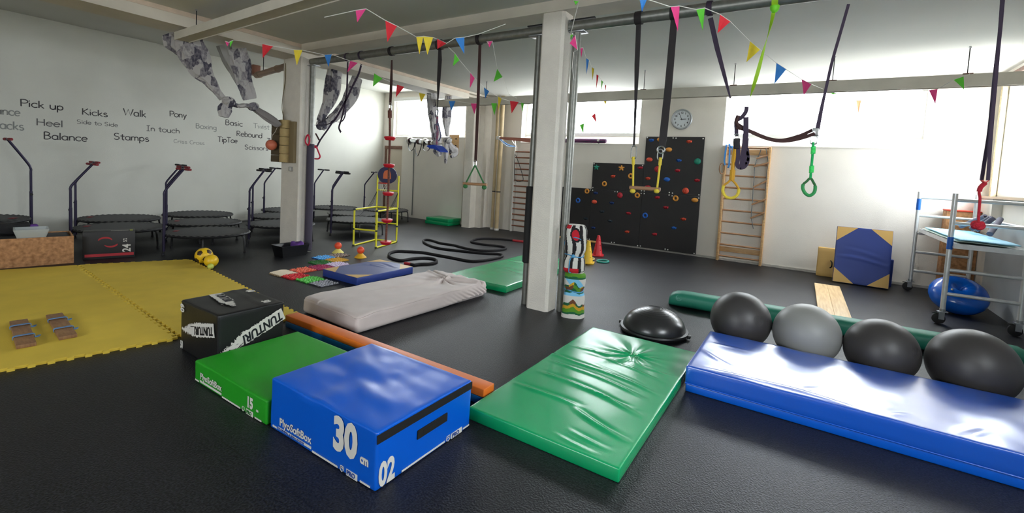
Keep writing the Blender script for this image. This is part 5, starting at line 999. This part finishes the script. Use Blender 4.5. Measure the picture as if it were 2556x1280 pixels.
part('handle', MB().tube(spline([(-7.16,4.66,2.008),(-7.225,4.66,1.94),(-7.222,4.66,1.873),(-7.152,4.66,1.833),(-7.099,4.66,1.915),(-7.114,4.66,1.995)], 4, True) if False else spline([(-7.118,4.64,2.006),(-7.182,4.64,1.939),(-7.179,4.64,1.872),(-7.11,4.64,1.833),(-7.069,4.64,1.913)], 4, True), .012, 8, closed=True), RHD, t, world=True)
# wide strap with the blue swing seat
t = thing('swing_seat', 'blue swing seat hanging on a wide black strap before the first window', 'swing seat', (-4.3, YP_, ZP_)); ss = [(-4.345,4.74,3.202),(-4.335,4.74,3.031),(-4.34,4.74,2.763),(-4.339,4.74,2.494),(-4.34,4.74,2.397)]
loop_on_pipe(ss[0][0], .07, S_BLK, t); part('strap', MB().strap(ss, .06, .005, (1,0,0), ws=[.05, .072, .06, .02, .012]), S_BLK, t, world=True); carabiner((-4.336,4.74,2.321), t, .09, .035)
part('rope', MB().tube(spline([(-4.333,4.74,2.272),(-4.334,4.74,2.169),(-4.32,4.74,2.06),(-4.325,4.74,1.885)], 5), .014, 8), mat('teal_red_rope', (60, 104, 128), .8, rgb2=(150, 40, 60), nscale=18), t, world=True)
part('spare_rope', MB().tube(spline([(-4.33,4.74,2.223),(-4.278,4.74,2.087),(-4.259,4.74,2.006),(-4.291,4.74,1.94)], 5), .008, 8), mat('dark_blue_rope', (54, 60, 92), .8), t, world=True)
c = Vector((-4.307,4.74,1.831)); mb = MB(); mb.prism([(-.135,.0),(-.06,-.015),(.0,.0),(.03,.05),(-.01,.052),(-.05,.035),(-.1,.02)], .16, c+Vector((0,.08,0)), (1,0,-.25), (0,0,1)); mb.prism([(.0,.0),(.115,-.012),(.12,.01),(.03,.05)], .16, c+Vector((0,.08,0)), (1,0,-.25), (0,0,1)); part('seat', mb, mat('royal_blue_plastic', (18, 56, 150), .35), t, world=True, smooth=False)
# straps and rings towards the window wall
t = thing('gymnastic_ring', 'green rope ring hanging from violet straps near the right back window', 'ring', (0, YP_, ZP_), 0, 'rope rings on straps'); sv = spline([(0.146,4.74,3.119),(0.11,4.74,2.896),(0.073,4.74,2.669),(0.048,4.74,2.453),(0.03,4.74,2.286),(0.012,4.74,2.082)], 4)
loop_on_pipe(.165, .05, S_PUR, t); part('strap', MB().strap(sv, .03, .004, (1,0,0), ws=[.022+.018*min(1, max(0, (i-14)/8)) for i in range(len(sv))]), S_PUR, t, world=True)
part('buckle', MB().rbox(.05, .02, .07, .006, 1, c=(0.002,4.74,2.031)), STEEL, t, world=True); carabiner((-0.005,4.74,2.011), t, .09, .045)
g0, g1, g2, g3 = (-0.008,4.74,1.98), (-0.005,4.74,1.901), (-0.005,4.74,1.756), (-0.004,4.74,1.666)
part('rope', MB().tube([g0, g1, g2, g3], .010, 8), R_EMER, t, world=True)
for a, b in (((-0.005,4.74,1.942), (-0.003,4.74,1.88)), ((-0.004,4.74,1.777), (-0.002,4.74,1.718))): part('coil', MB().tube([Vector(a)+(Vector(b)-Vector(a))*i/40+Vector((.014*cos(i*.9), .014*sin(i*.9), 0)) for i in range(41)], .006, 6), mat('bright_green_cord', (70, 226, 110), .7), t, world=True)
def oring(par, P, m, m2):
    c = spline(P, 5, True); part('ring', MB().tube(c, .010, 8, closed=True), m, par, world=True); k = len(c); part('grip_cord', MB().tube(c[int(k*.22):int(k*.80)], .0135, 8), m2, par, world=True)
oring(t, [(-0.004,4.74,1.67),(0.022,4.74,1.633),(0.036,4.74,1.6),(0.032,4.74,1.551),(0.002,4.74,1.521),(-0.032,4.74,1.539),(-0.053,4.74,1.58),(-0.052,4.74,1.615),(-0.031,4.74,1.64)], R_GRN, mat('green_cord_wrap', (48, 150, 80), .7))
t = thing('gymnastic_ring', 'yellow rope ring hanging from the lime green strap beside the beech wall bars', 'ring', (-.6, YP_, ZP_), 0, 'rope rings on straps'); loop_on_pipe((-0.389,4.74,3.204)[0], .05, S_LIME, t); 
lv = spline([(-0.394,4.74,3.142),(-0.413,4.74,2.991),(-0.451,4.74,2.783),(-0.484,4.74,2.589),(-0.517,4.74,2.421),(-0.54,4.74,2.306)], 4); part('strap', MB().strap(lv, .03, .004, (1,0,0), tw=[.25*i for i in range(len(lv))], ws=[.032]*16+[.012]*(len(lv)-16)), S_LIME, t, world=True)
part('strap_knot', MB().ball(.04, (-0.39,4.74,3.17), 12, (1,1,1.3)), mat('bright_lime', (120, 214, 40), .6), t, world=True)
part('strap', MB().strap(spline([(-0.545,4.73,2.297),(-0.551,4.73,2.247),(-0.584,4.73,2.196),(-0.622,4.73,2.167),(-0.617,4.73,2.101),(-0.611,4.73,2.027)], 4), .035, .006, (1,0,0)), S_PUR, t, world=True); carabiner((-0.609,4.73,1.993), t, .10, .04)
part('tie_bundle', MB().tube(spline([(-0.609,4.73,2.218),(-0.621,4.73,2.152),(-0.576,4.73,2.093)], 4), .018, 8), S_BRN, t, world=True)
part('rope', MB().tube(spline([(-0.609,4.72,1.967),(-0.612,4.72,1.878),(-0.618,4.72,1.729),(-0.616,4.72,1.617)], 4), .017, 8), mat('ochre_rope', (206, 152, 40), .8, bump=.6, bscale=140), t, world=True)
for a, b in (((-0.609,4.72,1.922), (-0.612,4.72,1.785)), ((-0.617,4.72,1.714), (-0.617,4.72,1.624))): part('rope_splice', MB().tube([a, b], .024, 8), MATS['ochre_rope'], t, world=True)
oring(t, [(-0.62,4.72,1.62),(-0.576,4.72,1.578),(-0.552,4.72,1.531),(-0.565,4.72,1.478),(-0.61,4.72,1.452),(-0.659,4.72,1.464),(-0.687,4.72,1.515),(-0.681,4.72,1.564),(-0.652,4.72,1.592)], MATS['ochre_rope'], R_YEL)
t = thing('harness', 'black webbing harness slung between the yellow and the green ring', 'harness', (-.4, YP_, 2.0))
part('band', MB().strap(spline([(-0.624,4.76,2.148),(-0.54,4.76,2.096),(-0.461,4.76,2.059),(-0.361,4.76,2.013),(-0.249,4.76,1.996),(-0.13,4.76,2.029),(-0.006,4.76,2.095)], 6), .03, .004, (0,.3,1)), S_BRN, t, world=True); part('band', MB().strap(spline([(-0.616,4.72,2.107),(-0.521,4.72,2.077),(-0.357,4.72,2.006),(-0.231,4.72,1.986),(-0.113,4.72,2.008),(-0.003,4.72,2.053)], 6), .03, .004, (0,.3,1)), S_BRN, t, world=True)
part('band', MB().strap([(-0.541,4.7,2.199),(-0.531,4.7,2.061),(-0.532,4.7,1.951),(-0.537,4.7,1.842),(-0.539,4.7,1.739)], .045, .005, (1,0,0)), S_PUR, t, world=True); part('band', MB().strap(spline([(-0.589,4.7,1.958),(-0.577,4.7,1.841),(-0.581,4.7,1.767),(-0.559,4.7,1.738),(-0.52,4.7,1.747),(-0.498,4.7,1.806),(-0.513,4.7,1.915)], 5), .035, .004, (1,0,0)), S_PUR, t, world=True)
part('band', MB().strap(spline([(-0.513,4.7,2.006),(-0.511,4.7,1.897),(-0.493,4.7,1.825),(-0.52,4.7,1.754)], 4), .02, .004, (1,0,0)), S_PUR, t, world=True); part('hip_pad', MB().rbox(.05, .03, .10, .01, 2, c=(-0.598,4.7,1.906)), S_BLK, t, world=True)
solo('pipe_strap', MB().strap([(-.935, YP_+.066*cos(a), ZP_+.066*sin(a)) for a in [2*pi*i/20-pi/2 for i in range(20)]], .05, .006, (1,0,0)).strap([(-0.919,4.72,3.138),(-0.838,4.72,2.85),(-0.747,4.72,2.565),(-0.688,4.72,2.378)], .04, .004, (1,0,0), ws=[.045,.042,.03,.012]), S_PUR, 'single black strap hanging slanted from the right pipe, ending in a point', 'strap')
t = thing('knot_rope', 'red rope with a big knot hanging from long violet straps by the scaffold', 'climbing rope', (1.06, YP_, ZP_)); loop_on_pipe(1.06, .05, S_PUR, t)
a_ = spline([(1.053,4.74,3.128),(1.061,4.74,2.787),(1.061,4.74,2.444),(1.066,4.74,2.096),(1.06,4.74,1.861),(1.056,4.74,1.714)], 4); b_ = spline([(1.04,4.7,3.116),(1.053,4.7,2.721),(1.061,4.7,2.379),(1.068,4.7,2.063),(1.08,4.7,1.715)], 4)
part('strap', MB().strap([(1.06, YP_, ZP_-.05)]+a_, .022, .004, (1,0,0)), S_PUR, t, world=True); part('strap', MB().strap([(1.075, YP_-.03, ZP_-.05)]+b_, .022, .004, (1,.4,0)), S_PUR, t, world=True)
RRP = mat('red_rope', (186, 28, 48), .8, bump=.6, bscale=120)
part('strap', MB().strap(spline([(1.051,4.72,1.713),(1.069,4.72,1.7),(1.085,4.72,1.715)], 4), .05, .006, (0,1,0)), mat('red_band', (206, 56, 52), .6), t, world=True)
part('rope', MB().tube(spline([(1.075,4.72,1.703),(1.053,4.72,1.666),(1.046,4.72,1.624),(1.054,4.72,1.58),(1.056,4.72,1.506),(1.06,4.72,1.412)], 5), .0085, 8), RRP, t, world=True); part('rope_splice', MB().tube(spline([(1.074,4.72,1.697),(1.051,4.72,1.663),(1.046,4.72,1.63)], 4), .015, 8), RRP, t, world=True)
mb = MB(); c = Vector((1.06,4.72,1.382))
mb.ball(.036, c, 16, (1, 1, .9))
for k in range(4): u = Vector((cos(k*.8), sin(k*.8), .3*(k-1.5))).normalized(); v = u.orthogonal().normalized(); mb.tube([c+u*.032*cos(a)+v*.030*sin(a) for a in [2*pi*i/18 for i in range(18)]], .011, 7, closed=True)
part('knot', mb, RRP, t, world=True)
# ------------------------------------------------------------------ printed cloths hung from the beam
def print_mat():
    m = bpy.data.materials.new('newspaper_print_cloth'); m.use_nodes = True; N = m.node_tree.nodes; L = m.node_tree.links; p = N['Principled BSDF']; p.inputs['Roughness'].default_value = .85
    t = N.new('ShaderNodeTexCoord'); mp = N.new('ShaderNodeMapping'); mp.inputs['Scale'].default_value = (7, 7, 4.5); L.new(t.outputs['Object'], mp.inputs[0])
    v = N.new('ShaderNodeTexVoronoi'); v.distance = 'CHEBYCHEV'; v.inputs['Scale'].default_value = 1.6; L.new(mp.outputs[0], v.inputs[0]); n = N.new('ShaderNodeTexNoise'); n.inputs['Scale'].default_value = 5; n.inputs['Detail'].default_value = 3; L.new(mp.outputs[0], n.inputs[0])
    sp_ = N.new('ShaderNodeSeparateColor'); L.new(v.outputs['Color'], sp_.inputs[0]); ad = N.new('ShaderNodeMath'); ad.operation = 'MULTIPLY_ADD'; ad.inputs[1].default_value = .6; L.new(sp_.outputs[0], ad.inputs[0]); ml = N.new('ShaderNodeMath'); ml.operation = 'MULTIPLY'; ml.inputs[1].default_value = .5; L.new(n.outputs['Fac'], ml.inputs[0]); L.new(ml.outputs[0], ad.inputs[2])
    r = N.new('ShaderNodeValToRGB'); r.color_ramp.interpolation = 'LINEAR'; L.new(ad.outputs[0], r.inputs[0]); e = r.color_ramp.elements; e[0].position = .27; e[0].color = (*s2l((58, 56, 70)), 1); e[1].position = .62; e[1].color = (*s2l((168, 164, 162)), 1); k = e.new(.40); k.color = (*s2l((112, 108, 114)), 1); L.new(r.outputs[0], p.inputs['Base Color'])
    return m
CLOTH = print_mat(); CLOTH2 = mat('plain_grey_cloth', (150, 148, 144), .85)
def silk(P, ws, par, name='cloth_tail', folds=3, depth=.22, side=(.25, 1, 0), m=None):
    P = spline(P, 6); k = len(P); W = [ws[min(int(i/(k-1)*(len(ws)-1)), len(ws)-2)]*(1-(i/(k-1)*(len(ws)-1)) % 1 if i < k-1 else 0)+ws[min(int(i/(k-1)*(len(ws)-1))+1, len(ws)-1)]*((i/(k-1)*(len(ws)-1)) % 1 if i < k-1 else 1) for i in range(k)]; n = 22; vs = []; mb = MB()
    for i in range(k):
        T = (P[min(i+1, k-1)]-P[max(i-1, 0)]).normalized(); s_ = Vector(side); s_ = (s_-T*s_.dot(T)).normalized(); q = T.cross(s_)
        for j in range(n):
            a = 2*pi*j/n; f = 1+.16*sin(folds*2*a+i*.25)+.12*vnoise(cos(a)*2, sin(a)*2, i*.22, 5); vs.append(P[i]+s_*cos(a)*W[i]/2*f+q*sin(a)*max(W[i]*depth, .03)*f)
    mb.add(vs, [(i*n+j, i*n+(j+1)%n, i*n+n+(j+1)%n, i*n+n+j) for i in range(k-1) for j in range(n)]+[tuple(range(n-1,-1,-1)), tuple(range((k-1)*n, k*n))]); return part(name, mb, m or CLOTH, par, world=True, smooth=60)
def knot(c, r, par, sd=0):
    mb = MB(); c = Vector(c); mb.ball(r, c, 16, (1, 1, .85))
    for k in range(3): u = Vector((sin(k*1.1+sd), cos(k*1.3+sd), .5*(k-1))).normalized(); v = u.orthogonal().normalized(); mb.tube([c+u*r*.95*cos(a)+v*r*.8*sin(a) for a in [2*pi*i/16 for i in range(16)]], r*.35, 7, closed=True)
    return part('knot', mb, CLOTH, par, world=True)
xa = -7.56
t = thing('aerial_cloth', 'grey printed aerial cloth knotted and tied back to the left pillar', 'cloth', (xa, 3.6, 3.3), 0, 'printed aerial cloths')
silk([(-7.56,3.035,3.234),(-7.56,3.098,3.037),(-7.56,3.193,2.83),(-7.56,3.301,2.69),(-7.56,3.413,2.546),(-7.56,3.504,2.441)], [.30, .34, .30, .17, .10, .09], t, folds=4); silk([(-7.66,2.82,3.231),(-7.66,2.888,3.139),(-7.66,2.987,3.041),(-7.66,3.099,2.955)], [.12, .22, .16, .05], t)
silk([(-7.56,3.682,3.226),(-7.56,3.738,3.068),(-7.56,3.796,2.835),(-7.56,3.854,2.647),(-7.56,3.907,2.493)], [.26, .27, .22, .20, .17], t, folds=4); silk([(-7.62,3.531,3.254),(-7.62,3.615,3.045),(-7.62,3.724,2.824),(-7.62,3.824,2.62)], [.18, .17, .12, .06], t, m=CLOTH2)
knot((-7.5,3.562,2.4), .075, t, 1); knot((-7.5,3.928,2.381), .07, t, 2); silk([(-7.5,3.567,2.401),(-7.5,3.512,2.285),(-7.5,3.491,2.162)], [.10, .17, .12], t); silk([(-7.5,3.591,2.38),(-7.5,3.697,2.359),(-7.5,3.804,2.381),(-7.5,3.915,2.379)], [.07, .05, .06, .10], t)
silk([(-7.54,3.949,2.372),(-7.54,4.131,2.275),(-7.54,4.321,2.174),(-7.54,4.404,2.15)], [.08, .12, .13, .04], t, side=(0,.3,1), m=mat('grey_print_underside', (126, 120, 118), .85))
t = thing('aerial_cloth', 'grey printed aerial cloth gathered beside the galvanised post of the left pillar', 'cloth', (xa, 5.8, 3.3), 0, 'printed aerial cloths')
silk([(-7.56,5.436,3.263),(-7.56,5.396,2.933),(-7.56,5.306,2.625),(-7.56,5.212,2.43),(-7.56,5.135,2.297)], [.27, .27, .20, .13, .08], t, folds=5); silk([(-7.5,5.895,3.217),(-7.5,5.795,2.924),(-7.5,5.642,2.658),(-7.5,5.473,2.462),(-7.5,5.323,2.333)], [.18, .24, .2, .16, .14], t, folds=4); silk([(-7.5,5.323,2.333),(-7.5,5.226,2.263),(-7.5,5.129,2.202),(-7.5,5.091,2.148)], [.12, .14, .18, .06], t)
t = thing('aerial_cloth', 'pair of grey printed cloth tails knotted at the bottom before the first window', 'cloth', (xa, 8.2, 3.3), 0, 'printed aerial cloths')
silk([(-7.56,8.044,3.29),(-7.56,8.088,3.019),(-7.56,8.152,2.673),(-7.56,8.242,2.352),(-7.56,8.326,2.14)], [.26, .26, .24, .22, .20], t, folds=5); silk([(-7.5,8.248,2.097),(-7.5,8.285,1.967),(-7.5,8.322,1.835)], [.20, .26, .10], t); silk([(-7.52,8.592,3.304),(-7.52,8.554,3.009),(-7.52,8.562,2.673),(-7.52,8.6,2.338)], [.16, .24, .22, .06], t, folds=5)
knot((-7.52,8.621,2.242), .09, t, 3); silk([(-7.52,8.621,2.242),(-7.52,8.594,1.996),(-7.52,8.587,1.673)], [.12, .16, .04], t); silk([(-7.5,8.6,2.221),(-7.5,8.777,2.038),(-7.5,8.905,1.967),(-7.5,8.761,1.839)], [.10, .20, .20, .06], t)
# ------------------------------------------------------------------ bunting
PC = {'r': mat('red_pennant', (214, 34, 48), .7), 'y': mat('yellow_pennant', (226, 200, 48), .7), 'b': mat('blue_pennant', (50, 128, 206), .7), 'p': mat('pink_pennant', (226, 62, 134), .7), 'g': mat('green_pennant', (92, 196, 52), .7), 'o': mat('orange_pennant', (240, 140, 96), .7)}
CORD = mat('white_cord_string', (214, 212, 204), .7)
def bunting(label, pens, extra0=(), extra1=(), sag=True):
    """one garland: string through the pennants' top corners; every pennant a part"""
    t = thing('bunting', label, 'bunting', pens[0][1], 0, 'pennant garlands'); S_ = [Vector(p) for p in extra0]
    for c, a, b, tip in pens: S_ += [Vector(a), Vector(b)]
    S_ += [Vector(p) for p in extra1]; part('string', MB().tube(S_, .0035, 5), CORD, t, world=True)
    for c, a, b, tip in pens:
        a, b, tip = Vector(a), Vector(b), Vector(tip); n = (b-a).cross(tip-a).normalized(); N = 5; vs = []; mb = MB()
        for i in range(N+1):
            f = i/N
            for g in (0, .5, 1): q = a*(1-f)*(1-g)+b*(1-f)*g+tip*f; vs.append(q+n*(.006*sin(f*3)*(1 if g == .5 else -.3)))
        fs = []
        for i in range(N):
            for g in (0, 1): fs.append((i*3+g, i*3+g+1, i*3+3+g+1, i*3+3+g))
        m = len(vs); vs2 = vs+[v-n*.0015 for v in vs]; mb.add(vs2, fs+[tuple(m+x for x in f[::-1]) for f in fs]+[(m, m+1, 1, 0), (m+1, m+2, 2, 1)]+[x for i in range(N) for x in ((i*3, i*3+3, m+i*3+3, m+i*3), (i*3+5, i*3+2, m+i*3+2, m+i*3+5))])
        part('pennant', mb, PC[c], t, world=True, smooth=False)
bunting('pennant garland running from the near sliding track past the left pillar to the far track', [('p',(-5.338,2.489,2.8),(-5.301,2.512,2.79),(-5.312,2.502,2.746)),('g',(-5.295,2.517,2.799),(-5.264,2.538,2.818),(-5.287,2.518,2.739)),('r',(-5.412,2.924,2.889),(-5.306,2.992,2.873),(-5.395,2.923,2.729)),('y',(-5.202,3.177,2.868),(-5.115,3.234,2.869),(-5.156,3.194,2.687)),('b',(-5.347,3.685,2.94),(-5.27,3.735,2.951),(-5.292,3.71,2.79)),('p',(-5.409,4.124,2.968),(-5.32,4.18,2.947),(-5.429,4.1,2.813)),('g',(-5.608,4.708,2.933),(-5.496,4.775,2.862),(-5.607,4.694,2.734)),('r',(-5.616,5.174,2.853),(-5.517,5.235,2.821),(-5.616,5.159,2.649)),('y',(-5.749,5.802,2.832),(-5.656,5.861,2.818),(-5.707,5.817,2.67)),('b',(-5.581,6.383,2.78),(-5.478,6.45,2.787),(-5.525,6.406,2.603)),('p',(-5.435,6.836,2.8),(-5.328,6.905,2.807),(-5.362,6.868,2.602)),('g',(-4.937,6.798,2.786),(-4.846,6.857,2.784),(-4.871,6.825,2.566)),('y',(-4.435,6.288,2.797),(-4.383,6.32,2.767),(-4.411,6.287,2.567)),('r',(-4.6,6.899,2.825),(-4.467,6.984,2.819),(-4.558,6.91,2.606)),('g',(-4.544,7.174,2.837),(-4.495,7.206,2.832),(-4.505,7.186,2.656))])
bunting('short pennant garland near the camera from the ceiling to the top of the central pillar', [('p',(-3.343,2.588,2.876),(-3.27,2.636,2.894),(-3.323,2.593,2.775)),('r',(-3.126,2.723,2.805),(-3.039,2.775,2.763),(-3.097,2.728,2.623)),('y',(-3.044,3.008,2.736),(-2.991,3.043,2.743),(-3.008,3.02,2.581)),('y',(-2.994,3.042,2.746),(-2.918,3.09,2.737),(-2.948,3.059,2.581)),('r',(-3.028,3.261,2.783),(-2.95,3.308,2.747),(-3.018,3.261,2.69)),('b',(-2.888,3.352,2.8),(-2.816,3.399,2.812),(-2.804,3.396,2.655))], [(-3.651,2.506,2.835)], [(-2.832,3.635,2.907),(-2.62,3.779,3.019)])
bunting('pennant garland hanging between the left pipe and the far track, green one first', [('g',(-3.616,4.203,2.929),(-3.563,4.232,2.852),(-3.62,4.19,2.778)),('p',(-4.019,5.014,2.894),(-3.963,5.045,2.826),(-4.007,5.007,2.686)),('b',(-4.641,6.166,2.936),(-4.564,6.211,2.875),(-4.61,6.172,2.753))], [(-3.545,4.012,2.943)], [(-4.766,6.796,2.879)])
bunting('pennant garland with one pink and one green flag near the central pillar', [('p',(-3.067,4.084,2.975),(-3.016,4.117,2.983),(-3.037,4.099,2.916)),('g',(-3.774,5.298,2.99),(-3.705,5.335,2.883),(-3.802,5.267,2.81))], [(-2.986,4.013,2.932)], [(-4.627,6.89,2.945),(-4.722,7.306,2.944)])
bunting('pennant string hanging down beside the top of the central pillar', [('g',(-1.803,3.593,3.058),(-1.766,3.617,3.057),(-1.786,3.602,3.021)),('g',(-1.988,3.939,2.888),(-1.966,3.953,2.89),(-1.984,3.938,2.847)),('p',(-1.927,3.917,2.872),(-1.898,3.926,2.737),(-1.965,3.887,2.796))], [(-1.74,3.517,3.094)], [(-1.95,3.951,2.73),(-1.95,3.94,2.58),(-1.971,4.039,2.489)])
bunting('pennant garland seen edge-on running from the central pillar to the back wall', [('p',(-2.209,4.636,2.961),(-2.187,4.65,2.967),(-2.193,4.638,2.853)),('b',(-2.321,5.04,2.956),(-2.292,5.057,2.935),(-2.302,5.038,2.765)),('y',(-2.592,5.825,3.038),(-2.563,5.842,3.018),(-2.569,5.827,2.866)),('r',(-2.815,6.519,3.096),(-2.789,6.535,3.08),(-2.803,6.511,2.881)),('g',(-3.027,7.222,3.16),(-3.003,7.235,3.135),(-3.014,7.218,2.989)),('r',(-3.285,8.016,3.248),(-3.264,8.027,3.227),(-3.269,8.017,3.124)),('y',(-3.537,8.557,3.09),(-3.457,8.608,3.079),(-3.481,8.584,2.968))])
bunting('pennant garland running from over the camera along the right pipe to the far track', [('b',(-1.129,3.298,2.865),(-1.086,3.326,2.873),(-1.11,3.304,2.78)),('p',(-0.968,3.521,2.865),(-0.914,3.556,2.875),(-0.91,3.546,2.688)),('g',(-0.856,3.837,2.929),(-0.802,3.873,2.945),(-0.801,3.86,2.769)),('r',(-0.717,4.045,2.938),(-0.643,4.09,2.885),(-0.722,4.032,2.786)),('y',(-0.579,4.849,2.92),(-0.494,4.898,2.847),(-0.592,4.826,2.724)),('b',(-0.406,5.673,2.89),(-0.315,5.727,2.828),(-0.406,5.656,2.668)),('p',(-0.211,7.358,3.03),(-0.097,7.427,2.973),(-0.171,7.368,2.817)),('g',(0.118,8.525,3.055),(0.233,8.597,3.026),(0.173,8.557,3.01))], [(-1.161,3.158,2.861)])
bunting('pennant garland at the window wall end of the far track, pink and green flags', [('p',(1.038,6.95,2.752),(1.116,7.003,2.775),(1.107,6.984,2.611)),('g',(1.211,6.83,2.839),(1.299,6.89,2.884),(1.314,6.889,2.741))], [(1.086,8.2,2.96)], [(1.345,6.921,2.904), (1.601,8.2,3.155)])
bunting('two pennants on a string in front of the middle window', [('g',(-3.87,8.303,2.55),(-3.8,8.35,2.586),(-3.797,8.337,2.383)),('r',(-3.687,8.434,2.735),(-3.633,8.474,2.801),(-3.597,8.482,2.607))], [(-3.912,8.272,2.501)], [(-3.39,8.23,2.98)])
bunting('single orange pennant on a string in front of the right back window', [('o',(0.563,10.251,3.175),(0.641,10.301,3.18),(0.612,10.265,2.935))], [(-0.49,9.908,2.866)], [(0.901,8.23,2.963)])
